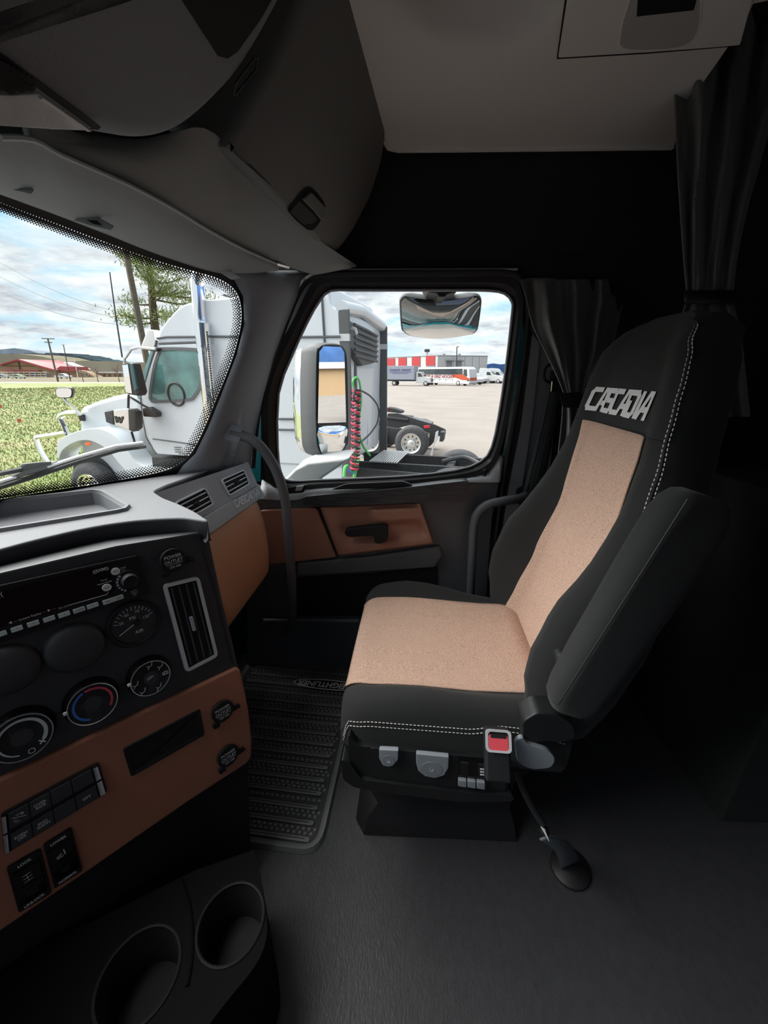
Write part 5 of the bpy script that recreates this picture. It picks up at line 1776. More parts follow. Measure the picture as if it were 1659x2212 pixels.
s_r, z_top = tsz(733, 640)
cabpx = [(302, 905), (304, 866), (318, 800)] + px([(334, 752), (340, 730), (350, 706), (368, 683), (390, 662), (418, 652), (480, 644), (560, 636), (640, 622), (690, 611), (708, 616), (713, 640), (718, 660), (733, 669)], 3) + [ (737, 740), (740, 1010), (600, 1002), (430, 988), (338, 980), (314, 940)]
cab_b = tpr('cab_body', cabpx, 0.0, 2.35, M['twhite'], bevel=.09, seg=3, smooth=50)
# roof cap, body seams
for L in ([(339, 731), (360, 728), (500, 727), (580, 729), (735, 727)], [(695, 640), (698, 690), (701, 740), (702, 800)], [(343, 742), (430, 739), (438, 742)], [(338, 735), (334, 755), (322, 795), (311, 838), (304, 862)], [(602, 905), (738, 905)], [(602, 928), (738, 930)]):
    build('body_seam', MB().tube([TS(u, v, -.006) for u, v in L], .018, 6), M['seam'], trk)
# door
dpx = [(305, 858), (322, 800), (338, 755), (345, 746), (432, 742), (446, 760), (446, 975), (420, 986), (338, 980), (318, 945), (310, 905)]
tdoor = tpr('cab_door', dpx, -.02, .03, M['twhite'], bevel=.008, rnd=.06)
for L in ([(304, 860), (308, 905), (316, 945), (337, 982)], [(330, 948), (390, 956), (442, 964)]):
    build('door_seam', MB().tube([TS(u, v, -.025) for u, v in L], .012, 6), M['seam'], tdoor)
wpx = px([(328, 858), (331, 830), (338, 790), (348, 762), (356, 757), (424, 759), (431, 766), (432, 820), (430, 834), (418, 854), (404, 861), (336, 864)], 3, True)
wo_ = [TS(u, v, -.024) for u, v in wpx]
build('window_frame', MB().ring(offs(wo_, .05, TRt), wo_, -TRt * .02), M['seam'], tdoor)
build('door_glass', MB().prism(wo_, -TRt * .008), M['tglass'], tdoor)
swc = TS(381, 852, -.03)
build('steering_wheel', MB().tube([swc + TF * (.17 * cos(2 * PI * k / 20)) + V((0, 0, .19 * sin(2 * PI * k / 20))) - TRt * .002 for k in range(20)], .022, 6, closed=True), M['seal'], tdoor)
# windscreen visor and dark glass at the front
tpr('sun_shade', [(304, 748), (318, 712), (331, 712), (336, 740), (334, 752)], .1, 2.1, M['alu'], bevel=.02)
tpr('windscreen', [(300, 862), (306, 848), (320, 795), (331, 756), (327, 752), (314, 790), (296, 858)], .12, 2.1, M['tglass'])
# hood and fender
tpr('hood', [(308, 985), (304, 856), (290, 851), (270, 850), (237, 857), (202, 868), (176, 879), (168, 888), (170, 900), (171, 940), (180, 1060), (310, 1060)], .32, 1.7, M['twhite'], bevel=.10, seg=3, smooth=50)
fo = px([(123, 957), (136, 945), (162, 933), (200, 925), (224, 929), (248, 942), (272, 968), (296, 1000), (330, 1018), (332, 1060)], 3)
fi = px([(126, 997), (134, 974), (160, 956), (188, 951), (214, 960), (236, 976), (256, 1000), (272, 1018), (282, 1032), (286, 1060)], 3)
fd = MB()
n_ = len(fo)
L = [TS(*p, 0) for p in fo] + [TS(*p, 0) for p in reversed(fi)]
fd.prism(L, TRt * .42)
build('fender', fd, M['twhite'], trk, bevel=.03, seg=3, smooth=50)
tpr('marker_lamp', px([(182, 957), (190, 955), (196, 959), (190, 963), (184, 961)], 0), -.012, .02, M['orange'])
tpr('engine_intake', [(225, 890), (242, 887), (245, 918), (229, 912)], .28, .05, M['frame'], bevel=.01)
tpr('emblem_mount', [(168, 893), (178, 896), (180, 910), (171, 909)], .26, .06, M['frame'], bevel=.01)


def wheel(parent, c, R_, wd, axis, rimm, name='wheel', rim=True, face=-1):
    ax = V(axis).normalized()
    w = build(name, MB().lathe([(R_ * .58, -wd / 2), (R_ * .80, -wd / 2 - .01), (R_ * .95, -wd / 2 + .03), (R_, -wd / 2 + .07), (R_, wd / 2 - .07), (R_ * .95, wd / 2 - .03), (R_ * .8, wd / 2), (R_ * .58, wd / 2)], c, ax, 40, caps=False), M['tyre'], parent, smooth=40)
    o = c + ax * (wd / 2 * face)
    d = ax * face
    r_ = build('rim', MB().lathe([(R_ * .60, 0), (R_ * .585, .015), (R_ * .53, .0), (R_ * .50, -.05), (R_ * .26, -.075), (R_ * .24, -.02), (R_ * .20, .01), (R_ * .10, .03), (0, .035)], o, d, 36, caps=False), rimm, w if False else parent, smooth=40)
    a = ax.orthogonal().normalized(); b = ax.cross(a)
    hm = MB()
    for k in range(10):
        t = 2 * PI * k / 10
        q = o + (a * cos(t) + b * sin(t)) * (R_ * .40) - d * .055
        hm.lathe([(R_ * .045, 0), (R_ * .045, .012)], q, d, 8)
    build('rim_holes', hm, M['hole'], r_, kind='stuff')
    nm = MB()
    for k in range(10):
        t = 2 * PI * (k + .5) / 10
        q = o + (a * cos(t) + b * sin(t)) * (R_ * .225) - d * .01
        nm.lathe([(R_ * .03, 0), (R_ * .02, .03)], q, d, 6)
    build('lug_nuts', nm, M['chrome'], r_, kind='stuff')
    return w


hubc = TS(208, 1052, .16)
build('wheel_well', MB().lathe([(.02, 0), (.60, 0), (.60, .02)], TS(207, 1040, .30), TRt, 32), M['frame'], trk)
wheel(trk, hubc, .54, .30, TRt, M['chrome'])
# chrome grille guard
gd = [(62, 0)]
for L, r in (([(128, 905), (133, 897), (145, 893), (168, 892)], .055), ([(131, 905), (140, 925), (148, 945)], .05), ([(77, 946), (110, 941), (146, 935)], .05), ([(78, 948), (88, 975), (104, 1002)], .055), ([(104, 1003), (140, 998)], .05)):
    build('guard_bar', MB().tube([TS(u, v, .18) for u, v in L], r, 8), M['chrome'], trk)
tpr('headlamp', [(124, 962), (131, 968), (128, 992), (122, 985)], .05, .2, M['lens'])
# hood mirror
hm_ = [TS(u, v, .05) for u, v in px([(119, 846), (121, 839), (128, 837), (150, 837), (157, 841), (158, 850), (155, 858), (148, 860), (128, 860), (121, 856)], 2, True)]
build('hood_mirror', MB().prism(hm_, TRt * .08 + TF * .05), M['seal'], trk, bevel=.02)
hc_ = sum(hm_, V()) / len(hm_)
build('hood_mirror_glass', MB().prism([hc_ + (p - hc_) * .86 - TRt * .004 for p in hm_], -TRt * .004), M['mirror'], trk)
build('mirror_stem', MB().tube([TS(u, v, .08) for u, v in [(138, 860), (146, 870), (160, 882), (174, 896)]], .025, 6), M['alu'], trk)
# door mirrors
dm = tpr('main_mirror', [(263, 786), (272, 782), (284, 784), (300, 848), (296, 856), (276, 852), (270, 850)], -.34, .20, M['seal'], bevel=.03)
tpr('mirror_glass', [(264, 789), (276, 787), (285, 850), (272, 848)], -.35, .012, M['mirror'], dm)
tpr('mirror_cap', [(278, 783), (286, 786), (296, 840), (290, 845)], -.36, .03, M['teal'], dm, bevel=.01)
lm_ = tpr('convex_mirror', [(276, 884), (282, 882), (292, 890), (295, 926), (286, 934), (278, 930)], -.36, .16, M['seal'], bevel=.03)
tpr('chrome_back', [(243, 887), (252, 884), (277, 882), (279, 932), (247, 920)], -.36, .14, M['chrome'], lm_, bevel=.03)
mk = MB()
for a, b in (((249, 901), (252, 911)), ((252, 911), (256, 903)), ((256, 903), (260, 912)), ((260, 912), (264, 902))):
    mk.band([TS(*a, -.37), TS(*b, -.37)], .035, -TRt * .005)
build('star_emblem', mk, M['frame'], lm_)
for L in ([(272, 772), (284, 754), (300, 750), (336, 754)], [(270, 772), (268, 786)], [(278, 852), (277, 884)], [(282, 858), (310, 876), (330, 886)], [(284, 932), (290, 952), (293, 968)]):
    build('mirror_arm', MB().tube([TS(u, v, -.24) for u, v in L], .022, 6), M['alu'] if L[0][1] < 800 else M['seal'], trk)
build('arm_bracket', MB().prism([TS(u, v, -.03) for u, v in [(322, 880), (332, 878), (350, 890), (350, 900), (324, 898)]], -TRt * .16), M['seal'], trk, bevel=.02)
build('arm_bracket', MB().prism([TS(u, v, -.03) for u, v in [(332, 750), (344, 750), (352, 753), (346, 760), (334, 758)]], -TRt * .16), M['seal'], trk, bevel=.02)
build('antenna', MB().tube([TS(264, 772, -.24), TS(250, 682, -.24), TS(237, 588, -.24)], [.014, .012, .009], 6), M['steelpole'], trk)
# exhaust stack with perforated shield
ex_ = MB().tube(catmull([TS(u, v, -.02) for u, v in [(436, 578), (430, 596), (427, 612), (428, 630), (433, 690), (436, 705)]], 5), .105, 16)
exh = build('exhaust_stack', ex_, M['chrome'], trk, smooth=60)
build('heat_shield', MB().tube([TS(u, v, -.05) for u, v in [(437, 698), (446, 790), (455, 880), (462, 960)]], .125, 18), M['chrome'], exh, smooth=60)
pf_ = MB()
for k in range(34):
    v = 718 + k * 5.2
    uc = 437 + (v - 698) * .0965
    for du in (-7.5, -5.3, 7.6):
        p = TS(uc + du * 1.0, v, -.14 if abs(du) < 7 else -.10)
        pf_.box(p, (.03, .03, .03))
build('shield_holes', pf_, M['frame'], exh, kind='stuff')
for k, ch in enumerate('WESTERN'):
    v = 754 + k * 18
    text('stack_letter', ch, .13, TS(442.5 + (v - 754) * .0965, v, -.19), -TF, V((0, 0, 1)), M['seam'], exh, depth=0, weight=.004)
for v in (738, 762, 790):
    build('stack_bracket', MB().tube([TS(452, v, 0), TS(463, v, 0)], .03, 6), M['alu'], exh)
tpr('roof_horn', [(480, 638), (484, 635), (494, 640), (487, 641)], .4, .1, M['frame'])
# steps and tank below the door
tpr('cab_step', [(300, 1022), (352, 1012), (420, 1008), (420, 1030), (300, 1036)], -.05, .4, M['alu'], bevel=.02)
tpr('battery_box', [(328, 988), (420, 992), (420, 1010), (330, 1008)], .05, .6, M['frame'])
tpr('side_skirt', [(430, 985), (740, 1006), (738, 1080), (430, 1060)], .02, .5, M['twhite'], bevel=.02)
tiny = MB()
for k in range(3):
    tiny.prism([TS(u, v, -.045) for u, v in [(376 + k, 965 + k * 5), (392 - k, 966 + k * 5), (392 - k, 968 + k * 5), (376 + k, 967 + k * 5)]], -TRt * .002)
build('door_sticker', tiny, M['seam'], tdoor, kind='stuff')

# rear of the sleeper: extenders, back wall, lines
s0 = tsz(735, 800)[0]
s1 = tsz(757, 800)[0]
zt = tsz(745, 668)[1]
zb = tsz(747, 1030)[1]
for w_ in (0.0, 2.33):
    ext = build('side_extender', MB().prism([TP(s0, w_, zb), TP(s1, w_, zb), TP(s1, w_, zt), TP(s0, w_, zt)], TRt * .05), M['dkgrey'], trk, bevel=.01)
    zz_ = tsz(745, 729)[1]
    build('extender_joint', MB().prism([TP(s0, w_ - .006, zz_ - .05), TP(s1, w_ - .006, zz_ - .05), TP(s1, w_ - .006, zz_ + .05), TP(s0, w_ - .006, zz_ + .05)], TRt * .062), M['offwhite'], ext)
sb_ = s0 + .04
build('back_wall', MB().prism([TP(sb_, .05, zb + .25), TP(sb_, 2.33, zb + .25), TP(sb_, 2.33, zt - .15), TP(sb_, .05, zt - .15)], TF * .1), M['offwhite'], trk, bevel=.02)
for w_ in (.45, .95, 1.45, 1.9):
    build('wall_rib', MB().prism([TP(sb_ - .01, w_, zb + .3), TP(sb_ - .01, w_ + .12, zb + .3), TP(sb_ - .01, w_ + .12, zt - 1.2), TP(sb_ - .01, w_, zt - 1.2)], -TF * .03), M['twhite'], trk, bevel=.012)
build('roof_rear', MB().prism([TP(sb_, .1, zt - .12), TP(sb_, 1.75, zt - .18), TP(sb_, 1.7, zt - .70), TP(sb_, .75, zt - .78), TP(sb_, .12, zt - .5)], -TF * .18), M['dkgrey'], trk, bevel=.06)
for k in range(6):
    z_ = zt - .2 - k * .09
    build('roof_duct_rib', MB().tube([TP(sb_ - .19, .3, z_ + .03), TP(sb_ - .21, 1.0, z_), TP(sb_ - .19, 1.65, z_ - .03)], .022, 6), M['seam'], trk)
build('fairing_edge', MB().tube([TP(sb_ - .1, .0, zt + .02), TP(sb_ - .05, 1.1, zt + .12), TP(sb_ - .1, 2.36, zt + .0)], .10, 8), M['twhite'], trk, smooth=60)
tpr('grab_rail', [(752, 712), (760, 705), (768, 707), (772, 720), (769, 724), (764, 713)], .1, .05, M['offwhite'], bevel=.01)
for w_ in (.28, .62):
    build('vent_strip', MB().prism([TP(sb_ - .05, w_, 2.2), TP(sb_ - .05, w_ + .1, 2.2), TP(sb_ - .05, w_ + .1, 2.95), TP(sb_ - .05, w_, 2.95)], -TF * .03), M['dkgrey'], trk, bevel=.01)

# coiled air lines and hoses
sH = sb_ - .30
wH = lambda u, v: PN(u, v, TP(sH, 0, 0), TF)


def coil(name, label, pts, r, turns, m, th=.016, ph=0.0):
    C_ = catmull([wH(*p) for p in pts], 30)
    n = len(C_)
    path = []
    N = turns * 14
    for k in range(N + 1):
        f = k / N * (n - 1)
        i = min(int(f), n - 2)
        c = C_[i].lerp(C_[i + 1], f - i)
        a = 2 * PI * turns * k / N + ph
        path.append(c + TRt * (r * cos(a)) + TF * (r * sin(a)))
    return build(name, MB().tube(path, th, 6), m, label=label, cat='hose', group='air lines behind the white truck')


coil('air_hose', 'red coiled air line hanging behind the white sleeper', [(770, 842), (768, 900), (768, 960), (765, 1015)], .062, 13, M['hosered'])
coil('air_hose', 'black coiled air line wound with the red one', [(771, 842), (769, 900), (769, 960), (766, 1015)], .062, 13, M['hoseblack'], ph=PI)
for lab, L, m, th in (('green air line looping from the top of the coils', [(764, 835), (762, 822), (770, 815), (777, 828), (780, 870), (772, 930), (768, 990), (764, 1030)], 'hosegreen', .016),
                      ('short green hose end below the coils', [(766, 1032), (770, 1010), (776, 990)], 'hosegreen', .022),
                      ('green hose end at the left foot of the coils', [(743, 1030), (745, 1010), (750, 1006)], 'hosegreen', .024),
                      ('green hose branching off to the right of the coils', [(778, 945), (785, 965), (799, 984)], 'hosegreen', .020),
                      ('grey electrical cable bowing right of the coils', [(777, 842), (800, 856), (817, 880), (816, 910), (800, 936), (776, 958)], 'hoseblack', .016),
                      ('dark cable looping below the coil tops', [(768, 838), (764, 856), (770, 868), (777, 856), (772, 842)], 'hoseblack', .016),
                      ('blue hose crossing between the green hose ends', [(748, 1008), (755, 1018), (764, 1022)], 'hoseblue', .014)):
    if m == 'hoseblue': M[m] = mat('blue_hose', (.08, .3, .7), .5)
    build('air_hose', MB().tube(catmull([wH(*p) for p in L], 6), th, 7), M[m], label=lab, cat='hose', group='air lines behind the white truck')

# its chassis: rails, deck plate, rear tyres
for w_ in (.72, 1.55):
    build('frame_rail', MB().prism([TP(s1 + .3, w_, .72), TP(-5.2, w_, .72), TP(-5.2, w_, 1.0), TP(s1 + .3, w_, 1.0)], TRt * .08), M['frame'], trk, bevel=.01)
build('frame_skirt', MB().prism([TP(s1 + .1, .30, .62), TP(-2.2, .30, .62), TP(-2.2, .30, .93), TP(s1 + .1, .30, .98)], TRt * .06), M['frame'], trk, bevel=.015)
dp0, dp1 = tsz(800, 1000, .7)[0], tsz(862, 1000, .7)[0]
for k in range(12):
    s_ = dp0 + (dp1 - dp0) * k / 12
    build('deck_slat', MB().prism([TP(s_, .62, 1.02), TP(s_ + (dp1 - dp0) / 12 * .72, .62, 1.02), TP(s_ + (dp1 - dp0) / 12 * .72, 1.7, 1.02), TP(s_, 1.7, 1.02)], (0, 0, .03)), M['alu'], trk, bevel=.006)
for s_ in (-1.6, -2.4, -3.3, -4.6):
    build('cross_member', MB().prism([TP(s_, .75, .78), TP(s_ - .14, .75, .78), TP(s_ - .14, .75, .97), TP(s_, .75, .97)], TRt * .85), M['frame'], trk, bevel=.02)
build('air_tank', MB().tube([TP(-1.75, .5, .85), TP(-2.4, .5, .80)], .13, 14), M['frame'], trk, smooth=50)
build('hose_bundle', MB().tube(catmull([TP(-1.5, 1.1, 1.0), TP(-1.9, 1.3, 1.06), TP(-2.3, 1.0, 1.0), TP(-2.9, 1.2, 1.05)], 6), .045, 8), M['hoseblack'], trk)
tc_ = PZ(990, 984, GZ + 1.05)
tq = (tc_ - TO)
for ds in (0, -1.35):
    for w_ in (.30, 2.0):
        wheel(trk, TP(tq.dot(TF) + ds, w_, .52), .53, .5, TRt, M['alu'])

# ------------------------------------------------------------------ black tractor rear beyond it
wc = PZ(888, 958, GZ + .52)
U0 = V((wc.x, wc.y, GZ))
t2 = thing('day_cab_tractor', 'black tractor chassis with polished rear wheels beyond the white sleeper', 'truck', U0)
UP_ = lambda s, w, z: U0 + TF * s + TRt * w + V((0, 0, z))
US = lambda u, v, w=0.0: PN(u, v, U0 + TRt * w, TRt)
for s_ in (0, 1.32):
    for w_ in (.15, 2.05):
        wheel(t2, UP_(s_, w_, .52), .52, .34, TRt, M['alu'])
ch = [(838, 893), (860, 893), (905, 908), (940, 918), (962, 928), (960, 938), (944, 944), (915, 930), (890, 917), (860, 925), (842, 940), (830, 930)]
build('chassis_rail', MB().prism([US(u, v, .55) for u, v in ch], TRt * .09), M['frame'], t2, bevel=.01)
build('chassis_rail', MB().prism([US(u, v, 1.35) for u, v in ch], TRt * .09), M['frame'], t2, bevel=.01)
build('fifth_wheel', MB().prism([UP_(.2, .5, 1.12), UP_(1.0, .5, 1.18), UP_(1.0, 1.5, 1.18), UP_(.2, 1.5, 1.12)], (0, 0, .08)), M['frame'], t2, bevel=.03)
build('fifth_wheel_jaw', MB().prism([UP_(-.5, .75, 1.0), UP_(.25, .6, 1.14), UP_(.25, 1.4, 1.14), UP_(-.5, 1.25, 1.0)], (0, 0, .05)), M['seam'], t2, bevel=.02)
build('axle_housing', MB().bb(U0.x - .2, U0.x + .2, U0.y + .3, U0.y + 1.8, GZ + .38, GZ + .66), M['frame'], t2, bevel=.08)
build('suspension_arm', MB().prism([UP_(.3, .35, .4), UP_(1.0, .35, .4), UP_(.95, .35, .95), UP_(.4, .35, .9)], TRt * .2), M['frame'], t2, bevel=.03)
build('mud_flap', MB().prism([US(u, v, .1) for u, v in [(951, 934), (960, 934), (957, 954), (949, 954)]], TRt * .5), M['frame'], t2)
build('flap_hanger', MB().prism([US(u, v, .08) for u, v in [(941, 934), (947, 930), (946, 948), (938, 960), (934, 985), (926, 992), (938, 952)]], TRt * .03), M['offwhite'], t2, bevel=.01)
build('tail_lamp', MB().prism([US(u, v, .03) for u, v in [(915, 920), (928, 919), (928, 924), (916, 925)]], TRt * .05), mat('red_tail_lamp', (.7, .03, .05), .3), t2)
build('tail_lamp', MB().prism([US(u, v, 1.9) for u, v in [(838, 881), (846, 883), (845, 887), (838, 886)]], TRt * .05), mat('red_tail_lamp_far', (.7, .03, .05), .3), t2)
build('rear_fender', MB().prism([US(u, v, 1.9) for u, v in [(836, 880), (850, 882), (868, 888), (869, 893), (856, 892), (836, 890)]], TRt * .4), M['frame'], t2, bevel=.02)

# ================================================================== FAR VEHICLES AND BUILDINGS
def vehicle(name, label, cat, pos, head, outline, width, body, wins, wheels, bands=(), wr=.4, group=None, bevel=.06, trims=()):
    """a vehicle built from its side outline; l = forward, w = sideways, z = up"""
    h = V((cos(head), sin(head), 0)); r = V((sin(head), -cos(head), 0))
    o = V((pos[0], pos[1], GZ))
    t = thing(name, label, cat, o, group)
    Q = lambda l, w, z: o + h * l + r * w + V((0, 0, z))
    build('body', MB().prism([Q(l, -width / 2, z) for l, z in outline], r * width), body, t, bevel=bevel, seg=2, smooth=45)
    for k, W_ in enumerate(wins):
        for sg in (-1, 1):
            build('side_window', MB().prism([Q(l, sg * (width / 2 + .004), z) for l, z in W_], r * (sg * .012)), M['carwin'], t)
    for b, m in bands:
        for sg in (-1, 1):
            build('panel', MB().prism([Q(l, sg * (width / 2 + .008), z) for l, z in b], r * (sg * .014)), m, t)
    for (l, z0, l2, z1, w_) , m in trims:
        build('front_glass', MB().prism([Q(l, -w_ / 2, z0), Q(l2, -w_ / 2, z1), Q(l2 + .03, -w_ / 2, z1), Q(l + .03, -w_ / 2, z0)], r * w_), m, t)
    for l in wheels:
        for sg in (-1, 1):
            c = Q(l, sg * (width / 2 - .12), wr)
            build('wheel', MB().lathe([(0, -.13), (wr * .9, -.13), (wr, -.09), (wr, .09), (wr * .9, .13), (0, .13)], c, r, 20), M['tyre'], t)
            build('wheel_rim', MB().lathe([(wr * .55, 0), (wr * .5, .01), (0, .015)], c + r * (sg * .132), r * sg, 16), M['alu'], t)
    return t, Q, r, h


PICK = [(-2.8, .45), (-2.85, 1.05), (-1.0, 1.08), (-.85, 1.72), (.1, 1.85), (.75, 1.78), (1.45, 1.18), (2.6, 1.06), (2.85, .85), (2.85, .4)]
PWIN = [[(-.78, 1.16), (-.7, 1.62), (.05, 1.68), (.08, 1.16)], [(.16, 1.16), (.13, 1.68), (.65, 1.64), (1.2, 1.18)]]


def at(u, v):
    p = PZ(u, v, GZ)
    return (p.x, p.y)


# pickups on the left road
p = at(138, 818)
vehicle('pickup_truck', 'white crew cab pickup parked before the red-roofed building', 'pickup', p, 0.0, [(l * 1.12, z * 1.12) for l, z in PICK], 2.0, M['offwhite'], [[(l * 1.12, z * 1.12) for l, z in w] for w in PWIN], [-1.8, 2.0], wr=.44)
p = at(40, 818)
vehicle('pickup_truck', 'green pickup behind the wire fence at the far left', 'pickup', p, 0.0, PICK, 2.0, M['olive'], PWIN, [-1.7, 1.8], wr=.42)
p = at(8, 817)
vehicle('pickup_truck', 'dark green pickup cut by the left edge of the photo', 'pickup', (p[0] - 2.5, p[1] + 2), 0.0, PICK, 2.0, mat('dark_green_paint', srgb(96, 122, 120), .4), PWIN, [-1.7, 1.8], wr=.42)

# lodge with red roofs
D = at(100, 816)[1] + 16
bd_ = thing('lodge_building', 'tan lodge with broad red metal roofs across the road', 'building', PY(100, 816, D))


def bq(name, L, d0, dep, m, parent=bd_, **kw):
    return build(name, MB().prism([PY(u, v, D + d0) for u, v in L], (0, dep, 0)), m, parent, **kw)


bq('gable_wall', [(-30, 815), (-30, 790), (2, 786), (34, 778), (62, 786), (100, 797), (122, 800), (122, 815)], 0, 22, M['tanwall'])
rf = bq('gable_roof', [(-40, 787), (0, 786), (36, 776), (40, 776), (118, 799), (118, 802), (36, 779), (0, 789), (-40, 790)], -1.2, 25, M['roofred'])
build('roof_slope', MB().prism([PY(38, 776.5, D - 1), PY(118, 799, D - 1), PY(128, 797, D + 14), PY(137, 781, D + 22), PY(80, 779, D + 22)], (0, 0, .15)), M['roofred'], bd_)
bq('wing_roof', [(118, 799), (130, 791), (158, 792), (163, 801), (160, 803), (124, 802)], 2, 10, M['roofred'])
bq('wing_wall', [(122, 815), (122, 801), (168, 802), (200, 814)], 3, 8, M['tanwall'])
bq('porch_roof', [(4, 799), (82, 800), (82, 802), (4, 802)], -2.5, 3, M['roofred'])
bq('timber_post', [(38, 779), (40, 779), (43, 798), (41, 798)], -.4, .4, M['bark'])
bq('timber_rail', [(4, 789.5), (72, 790), (72, 790.8), (4, 790.5)], -.3, .3, M['bark'])
bq('white_gable', [(138, 782), (150, 787), (178, 797), (176, 800), (150, 793)], 8, 6, M['offwhite'])
bq('shade_roof', [(168, 800), (186, 802), (206, 815), (200, 815)], 1, 4, M['tanwall'])
for u0, u1 in ((66, 71), (73, 78), (80, 84), (96, 106), (184, 190)):
    f_ = bq('window', [(u0, 805), (u1, 805), (u1, 813), (u0, 813)], -.3, .35, M['offwhite'])
    bq('pane', [(u0 + .6, 805.8), (u1 - .6, 805.8), (u1 - .6, 812.2), (u0 + .6, 812.2)], -.36, .06, M['carwin'], f_)
# low sheds along the road
D = at(240, 815)[1] + 12
sh = thing('roadside_shed', 'long low pale shed beside the far road', 'building', PY(240, 815, D))
bq('shed_wall', [(206, 814), (206, 806), (268, 806), (268, 814)], 0, 8, M['tanwall'], sh)
bq('shed_roof', [(204, 806), (206, 803), (268, 803), (270, 806)], -.4, 9, M['offwhite'], sh)
for u0 in (212, 222, 234, 246, 256):
    bq('shed_opening', [(u0, 813), (u0, 808), (u0 + 5, 808), (u0 + 5, 813)], -.15, .1, M['carwin'], sh)
# wire fence along the road, left
fn_ = thing('wire_fence', 'wire fence of thin posts along the far road', 'fence', PZ(30, 818, GZ))
D = at(30, 819)[1] - 1
for k in range(11):
    u = -20 + k * 12
    build('post', MB().tube([PY(u, 819, D), PY(u, 803, D)], .05, 5), M['alu'], fn_)
for v in (804, 809, 814):
    build('wire', MB().tube([PY(-20, v, D), PY(100, v, D)], .02, 4), M['alu'], fn_)

# poles and wires
def pole(label, bu, bv, tu, tv, D, r, m, arms=(), name='utility_pole', group=None):
    t = thing(name, label, 'pole', PY(bu, bv, D), group)
    b, e = PY(bu, bv, D), PY(tu, tv, D)
    b.z = GZ
    build('shaft', MB().tube([b, e], [r * 1.15, r * .85], 8), m, t)
    for L in arms:
        build('crossarm', MB().tube([PY(u, v, D) for u, v in L], r * .55, 6), m, t)
    return t


pole('thick wooden utility pole standing before the pine', 333, 860, 264, 505, 24, .17, M['pole'])
pole('slim utility pole with two crossarms before the lodge', 124, 819, 103, 731, 112, .22, M['pole'], arms=([(90, 731), (117, 732)], [(96, 739), (112, 740)]))
pole('thin light pole behind the lodge roof', 150, 815, 137, 745, 118, .12, M['steelpole'], arms=([(133, 745), (139, 745)],), name='light_pole')
pole('short pale flagpole beside the lodge', 168, 815, 160, 775, 112, .10, M['alu'], name='flagpole')
for k, (a, b) in enumerate((((-20, 556), (300, 685)), ((-20, 588), (300, 694)), ((-20, 622), (300, 706)))):
    A, B = PY(*a, 30), PY(*b, 26)
    Pt = [A.lerp(B, i / 16) + V((0, 0, -.5 * sin(PI * i / 16))) for i in range(17)]
    build('overhead_wire', MB().tube(Pt, .014, 4), M['seam'], label=('highest', 'middle', 'lowest')[k] + ' overhead wire crossing the windscreen sky', cat='wire', group='overhead wires')
for k, (u, v) in enumerate(((2, 838), (108, 850), (2, 886), (42, 921))):
    q_ = PZ(u, v + 4, GZ)
    t = thing('marker_flag', ('orange survey flag farthest up the left edge of the lawn', 'orange survey flag near the hood mirror', 'orange survey flag at the left edge mid lawn', 'orange survey flag lowest on the lawn')[k], 'flag', q_, 'survey flags on the lawn')
    build('wire_stem', MB().tube([q_, q_ + V((0, 0, .45))], .012, 5), M['alu'], t)
    build('flag_sheet', MB().prism([q_ + V((0, 0, .45)), q_ + V((.22, 0, .45)), q_ + V((.2, 0, .28)), q_ + V((0, 0, .28))], (0, .004, 0)), M['flag'], t)

# pine tree
pt = thing('pine_tree', 'tall open pine tree behind the white truck cab', 'tree', PY(345, 860, 27))
tb = PY(345, 800, 27); tb.z = GZ
build('trunk', MB().tube(catmull([tb, PY(336, 715, 27), PY(330, 660, 27), PY(325, 600, 27), PY(318, 540, 27), PY(314, 480, 27)], 5), [.30 - .2 * i / 25 for i in range(26)], 8), M['bark'], pt)
rg = random.Random(5)
ends = []
for k in range(44):
    v = 470 + 230 * rg.random()
    f = (v - 480) / 235
    c = PY(314 + 22 * f, v, 27)
    a = rg.uniform(0, 2 * PI)
    L = (1.9 + 1.3 * rg.random()) * (.5 + .5 * sin(PI * min(1, max(.08, .9 - f * .72))))
    e = c + V((cos(a) * L + .45, sin(a) * L * .8, L * rg.uniform(-.05, .35)))
    m = c.lerp(e, .5) + V((0, 0, -.15))
    if k < 26:
        build('branch', MB().tube([c, m, e], [.07, .05, .02], 5), M['bark'], pt)
    ends += [(c.lerp(e, t_), .5) for t_ in (.45, .62, .78, .92, 1.0)]
nd = MB()
for c, r in ends:
    for i in range(40):
        d = V((rg.gauss(0, 1), rg.gauss(0, 1), rg.gauss(0, 1))).normalized()
        q_ = c + V((rg.gauss(0, .34), rg.gauss(0, .34), rg.gauss(0, .22)))
        w = d.orthogonal().normalized() * .028
        L = .16 + .12 * rg.random()
        n = len(nd.v)
        nd.v += [q_ - w, q_ + w, q_ + d * L]
        nd.f.append((n, n + 1, n + 2))
build('needles', nd, M['needles'], pt, kind='stuff', smooth=None)
# bare small trees along the road
for k, (u, lab) in enumerate(((178, 'bare tree just right of the lodge'), (210, 'bare tree before the pale shed'), (256, 'bare tree nearest the truck mirror'))):
    D = 108
    t = thing('bare_tree', lab, 'tree', PY(u, 815, D), 'bare roadside trees')
    b = PY(u, 815, D); b.z = GZ
    tw = MB().tube([b, b + V((0, 0, 2.2)), b + V((.2, 0, 4.2))], [.12, .09, .03], 5)
    for i in range(16):
        a = rg.uniform(0, 2 * PI); z = rg.uniform(1.2, 3.6)
        tw.tube([b + V((0, 0, z)), b + V((cos(a) * 1.2, sin(a) * 1.2, z + rg.uniform(.5, 1.4)))], [.05, .02], 4)
    build('branches', tw, mat('bare_twigs', srgb(140, 118, 108), .9), t)

